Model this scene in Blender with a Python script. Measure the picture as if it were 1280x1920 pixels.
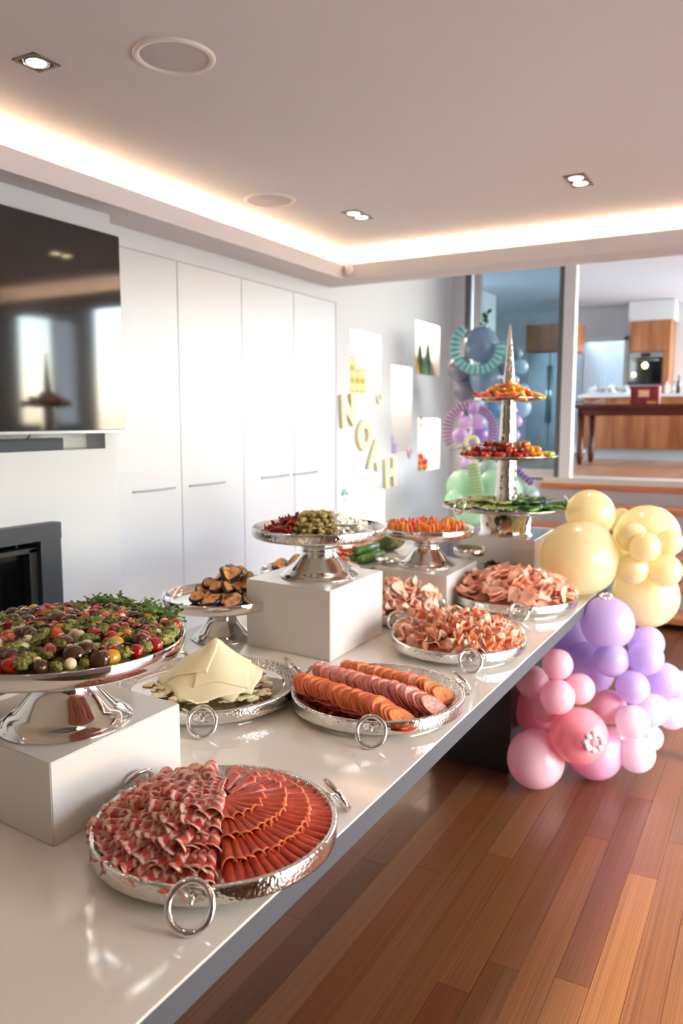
import bpy, bmesh, math, random
from mathutils import Vector, Matrix
PI = math.pi
sc = bpy.context.scene
for o in list(bpy.data.objects): bpy.data.objects.remove(o)
COL = sc.collection
random.seed(7)

# ------------------------------------------------------------------ camera
YAW, PITCH = math.radians(28.97), math.radians(6.667)
cd = bpy.data.cameras.new('camera'); cam = bpy.data.objects.new('camera', cd); COL.objects.link(cam)
cam.location = (0, 0, 1.55); cam.rotation_euler = (PI/2-PITCH, 0, YAW)
cd.sensor_fit = 'VERTICAL'; cd.sensor_height = 36; cd.sensor_width = 24; cd.lens = 1480/1920*36
cd.clip_start = .05; cd.clip_end = 200
cd.dof.use_dof = True; cd.dof.focus_distance = 1.75; cd.dof.aperture_fstop = 3.2
sc.camera = cam
# ------------------------------------------------------------------ world, sun, exposure
w = bpy.data.worlds.new('world'); sc.world = w; w.use_nodes = True
nt = w.node_tree; bg = nt.nodes['Background']
sky = nt.nodes.new('ShaderNodeTexSky'); sky.sky_type = 'NISHITA'; sky.sun_disc = False
sky.sun_elevation = math.radians(36); sky.sun_rotation = math.radians(90); sky.dust_density = 1.0
hs = nt.nodes.new('ShaderNodeHueSaturation'); hs.inputs['Saturation'].default_value = .8
nt.links.new(sky.outputs[0], hs.inputs['Color']); nt.links.new(hs.outputs[0], bg.inputs[0])
bg.inputs[1].default_value = 2.1
sl = bpy.data.lights.new('sun', 'SUN'); sun = bpy.data.objects.new('sun', sl); COL.objects.link(sun)
sl.energy = 9.0; sl.angle = math.radians(1.4); sl.color = (1, .93, .84)
sun.rotation_euler = Vector((-1, .06, -.728)).to_track_quat('-Z', 'Y').to_euler()
sc.view_settings.view_transform = 'Standard'; sc.view_settings.look = 'None'
sc.view_settings.gamma = 1; sc.view_settings.use_curve_mapping = False
sc.view_settings.exposure = 0.15
def portal(loc, sx, sy, rot):
    l = bpy.data.lights.new('window_portal', 'AREA'); l.shape = 'RECTANGLE'; l.size = sx; l.size_y = sy
    l.cycles.is_portal = True
    o = bpy.data.objects.new('window_portal', l); COL.objects.link(o); o.location = loc; o.rotation_euler = rot
portal((2.72, 3.0, 1.15), 2.3, 4.2, (0, PI/2, 0))
portal((2.72, 6.95, 2.15), 1.3, .9, (0, PI/2, 0))
portal((3.32, 10.75, 2.28), 2.15, 5.7, (0, PI/2, 0))
portal((1.2, 14.12, 2.3), 3.6, 2.2, (-PI/2, 0, 0))  # covers the added opening in the unseen kitchen back wall

# ------------------------------------------------------------------ materials
def C(r, g, b):
    f = lambda c: (c/255/12.92 if c/255 <= .04045 else ((c/255+.055)/1.055)**2.4)
    return (f(r), f(g), f(b), 1)
MATS = {}
def mat(name, col=None, rough=.5, metal=0, bump=None, sss=0, coat=0, emit=0, ecol=None, var=None, tr=0, spec=.5, veins=None):
    """col None = take the object's own colour; var=(other colour, scale, detail, lo, hi) mottles; bump=(kind, scale, strength)"""
    m = bpy.data.materials.new(name); m.use_nodes = True; N = m.node_tree.nodes; L = m.node_tree.links
    b = N['Principled BSDF']; out = N['Material Output']
    if col is None:
        oi = N.new('ShaderNodeObjectInfo'); base = oi.outputs['Color']
    else:
        rgb = N.new('ShaderNodeRGB'); rgb.outputs[0].default_value = col; base = rgb.outputs[0]
    tc = N.new('ShaderNodeTexCoord')
    if var:
        c2, s, d, lo, hi = var
        mp = N.new('ShaderNodeMapping'); L.new(tc.outputs['Object'], mp.inputs[0])
        if isinstance(s, tuple): mp.inputs['Scale'].default_value = s; s = 1
        oi2 = N.new('ShaderNodeObjectInfo'); mul = N.new('ShaderNodeVectorMath'); mul.operation = 'SCALE'
        mul.inputs[0].default_value = (13, 7, 5); L.new(oi2.outputs['Random'], mul.inputs['Scale']); L.new(mul.outputs[0], mp.inputs['Location'])
        nz = N.new('ShaderNodeTexNoise'); nz.inputs['Scale'].default_value = s; nz.inputs['Detail'].default_value = d
        L.new(mp.outputs[0], nz.inputs['Vector'])
        rp = N.new('ShaderNodeMapRange'); rp.inputs[1].default_value = lo; rp.inputs[2].default_value = hi; L.new(nz.outputs[0], rp.inputs[0])
        mx = N.new('ShaderNodeMix'); mx.data_type = 'RGBA'; L.new(rp.outputs[0], mx.inputs[0]); L.new(base, mx.inputs[6])
        mx.inputs[7].default_value = c2; base = mx.outputs[2]
    if veins:
        vc, vs, v0, v1 = veins; vo = N.new('ShaderNodeTexVoronoi'); vo.feature = 'DISTANCE_TO_EDGE'; vo.inputs['Scale'].default_value = vs
        wn_ = N.new('ShaderNodeTexNoise'); wn_.inputs['Scale'].default_value = vs*.9; L.new(tc.outputs['Object'], wn_.inputs['Vector'])
        ad = N.new('ShaderNodeVectorMath'); ad.operation = 'MULTIPLY_ADD'; ad.inputs[1].default_value = (.035, .035, .035); L.new(wn_.outputs['Color'], ad.inputs[0]); L.new(tc.outputs['Object'], ad.inputs[2]); L.new(ad.outputs[0], vo.inputs['Vector'])
        mr = N.new('ShaderNodeMapRange'); mr.inputs[1].default_value = v0; mr.inputs[2].default_value = v1; mr.inputs[3].default_value = 1; mr.inputs[4].default_value = 0; L.new(vo.outputs['Distance'], mr.inputs[0])
        mv = N.new('ShaderNodeMix'); mv.data_type = 'RGBA'; L.new(mr.outputs[0], mv.inputs[0]); L.new(base, mv.inputs[6]); mv.inputs[7].default_value = vc; base = mv.outputs[2]
    L.new(base, b.inputs['Base Color'])
    b.inputs['Roughness'].default_value = rough; b.inputs['Metallic'].default_value = metal
    b.inputs['Specular IOR Level'].default_value = spec
    if sss: b.inputs['Subsurface Weight'].default_value = sss; b.inputs['Subsurface Scale'].default_value = .02; L.new(base, b.inputs['Subsurface Radius']) if False else None
    if coat: b.inputs['Coat Weight'].default_value = coat; b.inputs['Coat Roughness'].default_value = .08
    if emit: b.inputs['Emission Color'].default_value = ecol or col; b.inputs['Emission Strength'].default_value = emit
    if bump:
        kind, s, st = bump
        t = N.new('ShaderNodeTexVoronoi' if kind == 'hammer' else 'ShaderNodeTexNoise')
        t.inputs['Scale'].default_value = s; L.new(tc.outputs['Object'], t.inputs['Vector'])
        if kind == 'hammer': t.feature = 'SMOOTH_F1'
        bp = N.new('ShaderNodeBump'); bp.inputs['Strength'].default_value = st; bp.inputs['Distance'].default_value = .004 if kind != 'fine' else .001
        L.new(t.outputs[0], bp.inputs['Height']); L.new(bp.outputs[0], b.inputs['Normal'])
    if tr:
        tl = N.new('ShaderNodeBsdfTranslucent'); ms = N.new('ShaderNodeMixShader'); ms.inputs[0].default_value = tr
        L.new(base, tl.inputs[0]); L.new(b.outputs[0], ms.inputs[1]); L.new(tl.outputs[0], ms.inputs[2]); L.new(ms.outputs[0], out.inputs[0])
    MATS[name] = m; return m
M_wall = mat('white_paint', C(206, 210, 215), .6, bump=('fine', 60, .05))
M_ceil = mat('ceiling_paint', C(216, 212, 212), .8)
M_gloss = mat('gloss_white_cabinet', C(202, 206, 213), .28, spec=.4)
M_top = mat('gloss_table_lacquer', C(236, 228, 216), .07, coat=.4)
M_side = mat('table_apron', C(80, 82, 88), .5)
M_box = mat('plinth_gloss_white', C(228, 222, 214), .09, coat=.3)
M_chrome = mat('polished_steel', C(228, 224, 220), .06, 1)
M_ham = mat('hammered_steel', C(224, 222, 218), .09, 1, bump=('hammer', 190, .3))
M_ham2 = mat('beaded_steel', C(222, 218, 212), .12, 1, bump=('hammer', 260, .6))
M_sham = mat('hammered_shaft_steel', C(216, 208, 198), .12, 1, bump=('hammer', 52, .55))
M_dark = mat('dark_graphite', C(52, 58, 66), .45)
M_black = mat('black_glass', C(6, 6, 8), .06, spec=.8)
M_scr = mat('tv_screen', C(4, 4, 5), .06, spec=1.0)
M_soot = mat('black_firebox', C(14, 14, 15), .5)
M_grey = mat('grey_frame', C(196, 196, 200), .4)
M_dgrey = mat('dark_frame', C(96, 102, 108), .4)
M_steel = mat('brushed_steel', C(150, 158, 166), .3, .8)
M_step = mat('step_timber', C(206, 134, 88), .4, var=(C(178, 106, 66), (3, 30, 30), 3, .3, .7))
M_oak = mat('kitchen_timber', C(184, 126, 82), .4, var=(C(148, 86, 46), (8, 8, 1.2), 4, .35, .65))
M_red = mat('red_timber', C(104, 42, 22), .28, var=(C(74, 28, 16), (2, 14, 14), 4, .3, .7))
M_balloon = mat('latex', None, .22, coat=.5, tr=.42, spec=.5)
M_paper = mat('garland_paper', None, .5, tr=.3)
M_any = mat('painted', None, .45)
M_glossany = mat('fresh_skin', None, .16, coat=.5, sss=.15)
M_veg = mat('cut_vegetable', None, .4, sss=.15, var=(C(255, 255, 230), 60, 2, .55, 1.2))
M_board = mat('floor_board', None, .3, coat=.1, var=(C(60, 28, 14), (60, 1.8, 1), 7, .40, .80), bump=('fine', 200, .15))
M_beef = mat('air_dried_beef', C(176, 50, 28), .36, coat=.12, sss=.2, var=(C(200, 82, 50), 60, 4, .45, .75))
M_fat = mat('beef_rind', C(214, 112, 66), .4)
M_coppa = mat('marbled_coppa', C(176, 42, 36), .36, coat=.12, sss=.2, var=(C(206, 98, 80), 45, 3, .45, .7), veins=(C(236, 184, 164), 27, .0, .10))
M_cfat = mat('coppa_fat', C(238, 190, 168), .4, sss=.2, var=(C(206, 90, 70), 70, 2, .5, .62))
M_sal1 = mat('orange_salami', C(238, 130, 70), .42, coat=.12, sss=.2, var=(C(244, 168, 112), 160, 3, .5, .62))
M_sal2 = mat('pink_salami', C(230, 136, 122), .42, coat=.12, sss=.2, var=(C(246, 200, 186), 150, 3, .48, .6))
M_pros = mat('prosciutto', C(234, 130, 86), .34, coat=.15, sss=.25, var=(C(252, 218, 194), 30, 3, .46, .60))
M_mort = mat('pink_ham', C(248, 176, 150), .38, coat=.1, sss=.25, var=(C(242, 180, 160), 50, 3, .5, .7))
M_pale = mat('pale_ham', C(246, 196, 174), .38, coat=.1, sss=.25, var=(C(228, 130, 100), 22, 2, .56, .66))
M_cheese = mat('sliced_cheese', C(255, 240, 202), .45, sss=.1, var=(C(255, 230, 180), 12, 2, .4, .7))
M_skin = mat('eggplant_skin', C(34, 24, 26), .3, coat=.3)
M_char = mat('grilled_flesh', C(232, 168, 96), .45, var=(C(120, 60, 24), 60, 4, .5, .68))
M_pesto = mat('pesto', C(172, 166, 80), .55, coat=.1, var=(C(104, 112, 40), 180, 4, .4, .62), bump=('rough', 260, 1))
M_leaf = mat('herb_leaf', None, .4, tr=.2)
M_bals = mat('balsamic', C(34, 12, 12), .12, coat=.5)
M_moz = mat('mozzarella', C(246, 226, 190), .3, sss=.3, coat=.2)
M_olive = mat('olive_skin', None, .25, coat=.3, var=(C(120, 96, 40), 60, 2, .5, .8))
M_dried = mat('sundried_tomato', C(178, 40, 20), .35, coat=.3, var=(C(110, 18, 12), 90, 3, .4, .7))
M_feta = mat('crumbled_feta', C(250, 246, 234), .6)
M_pump = mat('pumpkin_skin', C(66, 82, 42), .5, var=(C(150, 140, 84), 26, 4, .5, .68))
M_zuc = mat('zucchini_skin', C(66, 110, 34), .3, coat=.2, var=(C(120, 160, 70), (300, 300, 20), 3, .5, .7))
M_grille = mat('speaker_grille', C(196, 190, 190), .8)
M_warm = mat('warm_led', C(255, 214, 160), emit=34, ecol=C(255, 222, 184))
M_lamp = mat('lamp_face', C(255, 240, 210), emit=14, ecol=C(255, 226, 180))
M_oven = mat('oven_reflection', C(255, 220, 170), emit=6, ecol=C(255, 205, 140))  # emissive colour for the reflections painted on the oven door
M_plant = mat('hedge_leaf', C(52, 92, 36), .6, tr=.2)
M_pave = mat('paving', C(190, 186, 178), .8)
def glass(name, tint):
    m = bpy.data.materials.new(name); m.use_nodes = True; N = m.node_tree.nodes; L = m.node_tree.links
    N.remove(N['Principled BSDF']); t = N.new('ShaderNodeBsdfTransparent'); t.inputs[0].default_value = tint
    g = N.new('ShaderNodeBsdfGlossy'); g.inputs['Roughness'].default_value = .02
    fr = N.new('ShaderNodeFresnel'); fr.inputs[0].default_value = 1.45; mx = N.new('ShaderNodeMixShader')
    L.new(fr.outputs[0], mx.inputs[0]); L.new(t.outputs[0], mx.inputs[1]); L.new(g.outputs[0], mx.inputs[2]); L.new(mx.outputs[0], N['Material Output'].inputs[0]); return m
M_glass = glass('window_glass', (.97, .98, .98, 1)); M_tint = glass('blue_tinted_glass', (.62, .74, .80, 1))

# ------------------------------------------------------------------ object helpers
def mesh(name, v, f, m=None, smooth=False):
    me = bpy.data.meshes.new(name); me.from_pydata([tuple(p) for p in v], [], f); me.update()
    if m: me.materials.append(m)
    if smooth: me.polygons.foreach_set('use_smooth', [True]*len(me.polygons))
    return me
def link(name, me, parent=None, loc=(0, 0, 0), rot=(0, 0, 0), scale=(1, 1, 1), color=None):
    o = bpy.data.objects.new(name, me); COL.objects.link(o)
    if parent: o.parent = parent
    o.location = loc; o.rotation_euler = rot; o.scale = scale if not isinstance(scale, (int, float)) else (scale,)*3
    if color: o.color = color
    return o
def tag(o, label=None, cat=None, group=None, kind=None):
    if label: o['label'] = label
    if cat: o['category'] = cat
    if group: o['group'] = group
    if kind: o['kind'] = kind
    return o
def thing(name, label, cat, loc=(0, 0, 0), rz=0, group=None):
    o = bpy.data.objects.new(name, None); COL.objects.link(o); o.location = loc; o.rotation_euler = (0, 0, rz); o.empty_display_size = .05
    return tag(o, label, cat, group)
def struct(name, me, parent=None, **k):
    o = link(name, me, parent, **k)
    if not parent: o['kind'] = 'structure'
    return o
def dup(o, parent=None):
    c = o.copy(); COL.objects.link(c)
    if parent: c.parent = parent
    for ch in list(o.children): dup(ch, c)
    return c
def VF(): return [], []
def add(vf, v, f):
    n = len(vf[0]); vf[0].extend(v); vf[1].extend([tuple(i+n for i in q) for q in f]); return vf
def box(x0, x1, y0, y1, z0, z1):
    v = [(x, y, z) for z in (z0, z1) for y in (y0, y1) for x in (x0, x1)]
    return v, [(0, 2, 3, 1), (4, 5, 7, 6), (0, 1, 5, 4), (1, 3, 7, 5), (3, 2, 6, 7), (2, 0, 4, 6)]
def bevbox(name, x0, x1, y0, y1, z0, z1, m, b=.003, seg=2):
    bm = bmesh.new(); v, f = box(x0, x1, y0, y1, z0, z1); vs = [bm.verts.new(p) for p in v]; [bm.faces.new([vs[i] for i in q]) for q in f]
    bmesh.ops.bevel(bm, geom=bm.edges[:], offset=b, segments=seg, affect='EDGES', profile=.5)
    me = bpy.data.meshes.new(name); bm.to_mesh(me); bm.free(); me.materials.append(m); return me
def bmx(name, boxes, m):
    vf = VF(); [add(vf, *box(*b)) for b in boxes]; return mesh(name, *vf, m)
def lathe(prof, n=64, close=False):
    v = []; f = []
    for r, z in prof:
        for i in range(n):
            a = 2*PI*i/n; v.append((r*math.cos(a), r*math.sin(a), z))
    for k in range(len(prof)-1):
        for i in range(n):
            j = (i+1) % n; f.append((k*n+i, k*n+j, (k+1)*n+j, (k+1)*n+i))
    return v, f
def tube(pts, r, n=10, closed=False, rf=None):
    pts = [Vector(p) for p in pts]; v = []; f = []; K = len(pts)
    up = Vector((0, 0, 1))
    for k, p in enumerate(pts):
        a = pts[(k-1) % K] if (closed or k > 0) else p; b = pts[(k+1) % K] if (closed or k < K-1) else p
        t = (b-a).normalized(); s = t.cross(up)
        if s.length < .05: s = t.cross(Vector((1, 0, 0)))
        s.normalize(); u = s.cross(t); rr = r*(rf(k/(K-1)) if rf else 1)
        for i in range(n):
            q = 2*PI*i/n; v.append(tuple(p+s*rr*math.cos(q)+u*rr*math.sin(q)))
    for k in range(K if closed else K-1):
        for i in range(n):
            j = (i+1) % n; k2 = (k+1) % K; f.append((k*n+i, k*n+j, k2*n+j, k2*n+i))
    if not closed: f.append(tuple(range(n))[::-1]); f.append(tuple((K-1)*n+i for i in range(n)))
    return v, f
def torus(R, r, N=32, n=8, sx=1, sy=1):   # in the XY plane
    v = []; f = []
    for k in range(N):
        a = 2*PI*k/N
        for i in range(n):
            q = 2*PI*i/n; rr = R+r*math.cos(q); v.append((rr*math.cos(a)*sx, rr*math.sin(a)*sy, r*math.sin(q)))
    for k in range(N):
        for i in range(n):
            f.append((k*n+i, ((k+1) % N)*n+i, ((k+1) % N)*n+(i+1) % n, k*n+(i+1) % n))
    return v, f
def ball(rx, ry=None, rz=None, nu=16, nv=10, fn=None):
    ry = ry or rx; rz = rz or rx; v = [(0, 0, -rz)]; f = []
    for k in range(1, nv):
        p = -PI/2+PI*k/nv
        for i in range(nu):
            a = 2*PI*i/nu; d = 1 if not fn else fn(a, p)
            v.append((rx*d*math.cos(p)*math.cos(a), ry*d*math.cos(p)*math.sin(a), rz*d*math.sin(p)))
    v.append((0, 0, rz)); T = len(v)-1
    for i in range(nu):
        j = (i+1) % nu; f.append((0, 1+j, 1+i)); f.append((T, 1+(nv-2)*nu+i, 1+(nv-2)*nu+j))
        for k in range(nv-2): f.append((1+k*nu+i, 1+k*nu+j, 1+(k+1)*nu+j, 1+(k+1)*nu+i))
    return v, f
def tx(vf, loc=(0, 0, 0), rot=(0, 0, 0), s=(1, 1, 1)):
    from mathutils import Euler
    if isinstance(s, (int, float)): s = (s, s, s)
    Mx = Matrix.Translation(loc) @ Euler(rot).to_matrix().to_4x4() @ Matrix.Diagonal((*s, 1))
    return [tuple(Mx @ Vector(p)) for p in vf[0]], vf[1]
def sheet(name, fn, nu, nv, th, mats, closed=False, edge=None, smooth=True):
    """a thin slice: fn(u,v) surface, given real thickness; edge(u,v) -> material index"""
    bm = bmesh.new(); g = [[bm.verts.new(fn(i/nu, j/nv)) for j in range(nv+(0 if closed else 1))] for i in range(nu+1)]
    W = nv if closed else nv
    for i in range(nu):
        for j in range(W):
            j2 = (j+1) % nv if closed else j+1
            try:
                fc = bm.faces.new((g[i][j], g[i+1][j], g[i+1][j2], g[i][j2]))
                if edge: fc.material_index = edge((i+.5)/nu, (j+.5)/nv)
            except ValueError: pass
    bmesh.ops.remove_doubles(bm, verts=bm.verts[:], dist=1e-6)
    bmesh.ops.solidify(bm, geom=bm.faces[:], thickness=th)
    bmesh.ops.recalc_face_normals(bm, faces=bm.faces[:])
    me = bpy.data.meshes.new(name); bm.to_mesh(me); bm.free()
    for m in mats: me.materials.append(m)
    if smooth: me.polygons.foreach_set('use_smooth', [True]*len(me.polygons))
    return me
RV = (math.cos(YAW), math.sin(YAW)); FV = (-math.sin(YAW), math.cos(YAW))
def where(x, y, cx, cy, R):
    """plain words for the place on a round dish as the photograph shows it"""
    a = ((x-cx)*RV[0]+(y-cy)*RV[1])/R; b = ((x-cx)*FV[0]+(y-cy)*FV[1])/R
    if math.hypot(a, b) < .38: return 'in the middle'
    s = ('front' if b < -.3 else 'back' if b > .3 else ''); t = ('left' if a < -.3 else 'right' if a > .3 else '')
    if math.hypot(a, b) > .72: return 'at the '+(s+' '+t).strip()+' rim' if s or t else 'halfway out'
    return 'towards the '+(s+' '+t).strip() if s or t else 'in the middle'
def disk(R, n, seed, jitter=.3):
    """evenly scattered points in a disc (sunflower order)"""
    rnd = random.Random(seed); P = []
    for i in range(n):
        r = R*math.sqrt((i+.5)/n); a = i*2.39996+rnd.uniform(-jitter, jitter)*.4; P.append((r*math.cos(a), r*math.sin(a)))
    return P
U = random.uniform
def rr(*a): return tuple(U(p, q) for p, q in zip(a[::2], a[1::2]))

# ================================================================== SETTING
BX = -2.91
# floor with its boards
fl = struct('floor', bmx('floor', [(-3.3, 2.7, -3, 7.7, -.06, -.012)], mat('floor_joint', C(40, 20, 12), .6)))
tones = [C(146, 84, 46), C(128, 70, 38), C(160, 94, 54), C(112, 54, 32), C(150, 78, 38), C(134, 80, 48), C(168, 104, 62), C(120, 60, 34)]
unit = mesh('board', *box(-.5, .5, -.5, .5, -.02, 0), M_board)
PW = .0935
fixed = {-8: [(1.0, 2.35, C(104, 50, 34)), (2.35, 4.0, C(118, 56, 32))], -7: [(0, 3.6, C(158, 98, 62))], -6: [(0, 2.4, C(140, 70, 30)), (2.4, 4.2, C(146, 76, 36))],
         -5: [(.2, 3.1, C(146, 88, 52))], -4: [(.4, 2.6, C(142, 82, 46))], -3: [(0, 1.9, C(132, 60, 30)), (1.9, 3.4, C(150, 84, 50))], -2: [(-.2, 2.05, C(132, 76, 42)), (2.05, 3.9, C(140, 76, 42))],
         -1: [(1.0, 2.9, C(176, 100, 50)), (2.9, 4.5, C(146, 76, 46))], 0: [(.2, 2.08, C(172, 102, 54)), (2.08, 3.3, C(132, 62, 38)), (3.3, 5, C(150, 84, 54))], 1: [(.4, 2.72, C(190, 118, 64)), (2.72, 4.4, C(148, 82, 48))],
         2: [(0, 3.0, C(160, 92, 50))], 3: [(.4, 2.5, C(172, 104, 58)), (2.5, 4.6, C(150, 84, 46))], -9: [(.6, 1.95, C(150, 88, 54)), (1.95, 3.3, C(136, 72, 40))]}
for k in range(-14, 26):
    x = -.4675+PW*k+PW/2
    segs = list(fixed.get(k, []))
    y = min([s[0] for s in segs], default=99); e = max([s[1] for s in segs], default=-99)
    if not segs: y = e = U(.2, 1.4)
    while y > .3 and k > -9:
        n = y-U(.7, 1.6); segs.append((max(n, -.2), y, random.choice(tones))); y = n
    while e < 7.0:
        n = min(e+U(.8, 2.1), 7.1); segs.append((e, n, random.choice(tones))); e = n
    for a, b, c in segs:
        if b < .3 or b-a < .02 or (k < -9 and b < 3): continue
        c = tuple((.62*q+.38*m_)*k_ for q, m_, k_ in zip(c[:3], (.225, .098, .042), (.70, .735, .70)))+(1,)
        link('board', unit, fl, (x, (a+b)/2, 0), scale=(PW-.0012, b-a-.0015, 1), color=c)
# rest of the floor beyond the built boards
bigb = [(-3.3, -.4675+PW*-14, -3, 7.7, -.02, -.0005), (-.4675+PW*26, 2.7, -3, 7.7, -.02, -.0005), (-.4675+PW*-14, -.4675+PW*26, -3, -.25, -.02, -.0005)]
o = link('board', bmx('floor_rest', bigb, M_board), fl, color=C(140, 80, 44)); o['kind'] = 'stuff'

# left wall: chimney breast with recess and firebox opening, cabinet run, wall with lit niches
def wall_holes(x, y0, y1, z0, z1, holes, depth, back=True):
    """vertical wall facing +x with rectangular recesses (y0,y1,z0,z1,depth)"""
    ys = sorted({y0, y1, *[h[0] for h in holes], *[h[1] for h in holes]}); zs = sorted({z0, z1, *[h[2] for h in holes], *[h[3] for h in holes]}); vf = VF()
    for a, b in zip(ys, ys[1:]):
        for c, d in zip(zs, zs[1:]):
            if any(h[0] <= a and b <= h[1] and h[2] <= c and d <= h[3] for h in holes): continue
            add(vf, [(x, a, c), (x, b, c), (x, b, d), (x, a, d)], [(0, 1, 2, 3)])
    for h in holes:
        a, b, c, d = h[:4]; dp = h[4] if len(h) > 4 else depth; X = x-dp
        add(vf, [(x, a, c), (x, b, c), (x, b, d), (x, a, d), (X, a, c), (X, b, c), (X, b, d), (X, a, d)], [(4, 5, 6, 7), (0, 1, 5, 4), (1, 2, 6, 5), (2, 3, 7, 6), (3, 0, 4, 7)])
    if back: add(vf, *box(x-.62, x-.55, y0, y1, z0, z1))
    return vf
vf = wall_holes(-2.80, -3, 2.82, 0, 2.52, [(.7, 2.745, 1.415, 1.62, .12), (1.25, 2.36, .5, 1.03, .4)], .1)
add(vf, [(-2.80, 2.82, 0), (-2.95, 2.82, 0), (-2.95, 2.82, 2.52), (-2.80, 2.82, 2.52)], [(0, 1, 2, 3)])
struct('wall_left', mesh('wall_left', *vf, M_wall))
niches = [(5.474, 6.003, 1.765, 2.245), (6.72, 7.30, 1.968, 2.45), (6.22, 6.65, 1.255, 2.017), (6.80, 7.343, 1.067, 1.56), (5.31, 6.09, .45, .957)]
nw = struct('wall_left_niches', mesh('wall_niches', *wall_holes(-2.95, 5.205, 7.64, 0, 3.45, niches, .24), M_wall))
for i, (a, b, c, d) in enumerate(niches):
    t = thing('niche_light', f'hidden warm light strip inside the {["upper left", "upper right", "tall middle", "lower right", "low front"][i]} wall niche', 'light', (-3.06, (a+b)/2, d))
    link('strip', bmx('strip', [(-.11, .09, -(b-a)/2+.02, (b-a)/2-.02, -.012, -.001)], mat('niche_led', C(255, 240, 215), emit=17, ecol=C(255, 232, 204)) if i == 0 else MATS['niche_led']), t)
# cabinets
struct('trim_1', bmx('cornice_panel', [(-3.3, BX-.002, 2.82, 5.20, 2.405, 2.52), (-3.3, BX-.006, 2.82, 5.20, 0, .02)], M_wall))
struct('wall_cupboard_back', bmx('wall_behind_cupboards', [(-3.34, -3.3, 2.82, 5.2, 0, 2.5)], M_wall))
edges = [2.824, 3.416, 4.003, 4.592, 5.165]
side = ['left one of the four, beside the television', 'second of the four from the television', 'third of the four from the television', 'right one of the four, nearest the lettered wall']
for i in range(4):
    a, b = edges[i], edges[i+1]
    t = thing('tall_cabinet', 'tall flush white cupboard, '+side[i], 'cabinet', (BX, (a+b)/2, 0), group='tall white cupboards along the wall')
    h = (b-a)/2
    link('body', bmx('cabinet_body', [(-.38, -.02, -h, h, .02, 2.40)], M_gloss), t)
    d = link('door', bevbox('cabinet_door', -.019, 0, -h+.0025, h-.0025, .06, 2.402, M_gloss, .0015), t)
    yc = [3.193, 3.64, 4.35, 4.73][i]-(a+b)/2; L = .165
    pts = [(.006, yc-L, 1.18), (.022, yc-L+.012, 1.18), (.026, yc, 1.176), (.022, yc+L-.012, 1.18), (.006, yc+L, 1.18)]
    link('handle', mesh('bow_handle', *tube([(.004+.02*math.sin(PI*min(1, max(0, q/16))), yc-L+2*L*q/16, 1.178) for q in range(17)], .005, 8), M_steel, True), d)
struct('trim_2', bmx('cupboard_end_gap', [(-3.3, -2.93, 5.167, 5.21, 0, 2.5)], M_dgrey))
# raised ceiling with light cove
struct('ceiling', bmx('ceiling', [(-2.80, .96, -1.6, 4.99, 2.70, 2.78)], M_ceil))
LX, RX, BY, FY = -2.657, .75, 4.825, -1.45
lip = [(-2.765, LX, FY-.1, BY+.12, 2.50, 2.525), (LX-.014, LX, FY, BY, 2.525, 2.592), (RX, RX+.11, FY-.1, BY+.12, 2.50, 2.525), (RX, RX+.014, FY, BY, 2.525, 2.592),
       (-2.765, RX+.11, BY, BY+.12, 2.501, 2.5255), (LX-.014, RX+.014, BY, BY+.014, 2.525, 2.592), (-2.765, RX+.11, FY-.1, FY, 2.501, 2.5255), (LX-.014, RX+.014, FY-.014, FY, 2.525, 2.592)]
struct('trim_3', bmx('cove_trough', lip, M_ceil))
outer = [(-3.35, -2.765, -3, 5.09, 2.50, 2.80), (RX+.11, 2.7, -3, 5.09, 2.50, 2.80), (-3.35, 2.7, BY+.12, 5.09, 2.4995, 3.45), (-3.35, 2.7, -3, FY-.1, 2.4995, 2.80)]
struct('trim_4', bmx('bulkhead', outer, M_ceil))
for nm, b in (('left', (LX-.0165, LX-.0145, FY+.02, BY-.02, 2.53, 2.575)), ('far', (LX, RX, BY+.0145, BY+.0165, 2.53, 2.575)), ('right', (RX+.0145, RX+.0165, FY+.02, BY-.02, 2.53, 2.575))):
    t = thing('led_strip', f'warm white light strip hidden in the {nm} ceiling cove', 'light', ((b[0]+b[1])/2, (b[2]+b[3])/2, b[4]))
    link('diffuser', bmx('led', [(b[0]-t.location.x, b[1]-t.location.x, b[2]-t.location.y, b[3]-t.location.y, 0, b[5]-b[4])], M_warm), t)
t = thing('motion_sensor', 'small pale dome sensor in the far left corner of the cove edge', 'sensor', (-2.60, 4.80, 2.555))
link('dome', mesh('dome', *ball(.028, .028, .038), mat('sensor_plastic', C(236, 220, 208), .3), True), t)
link('mount', bmx('mount', [(-.03, .02, .0, .027, -.02, .02)], M_ceil), t)
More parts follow.
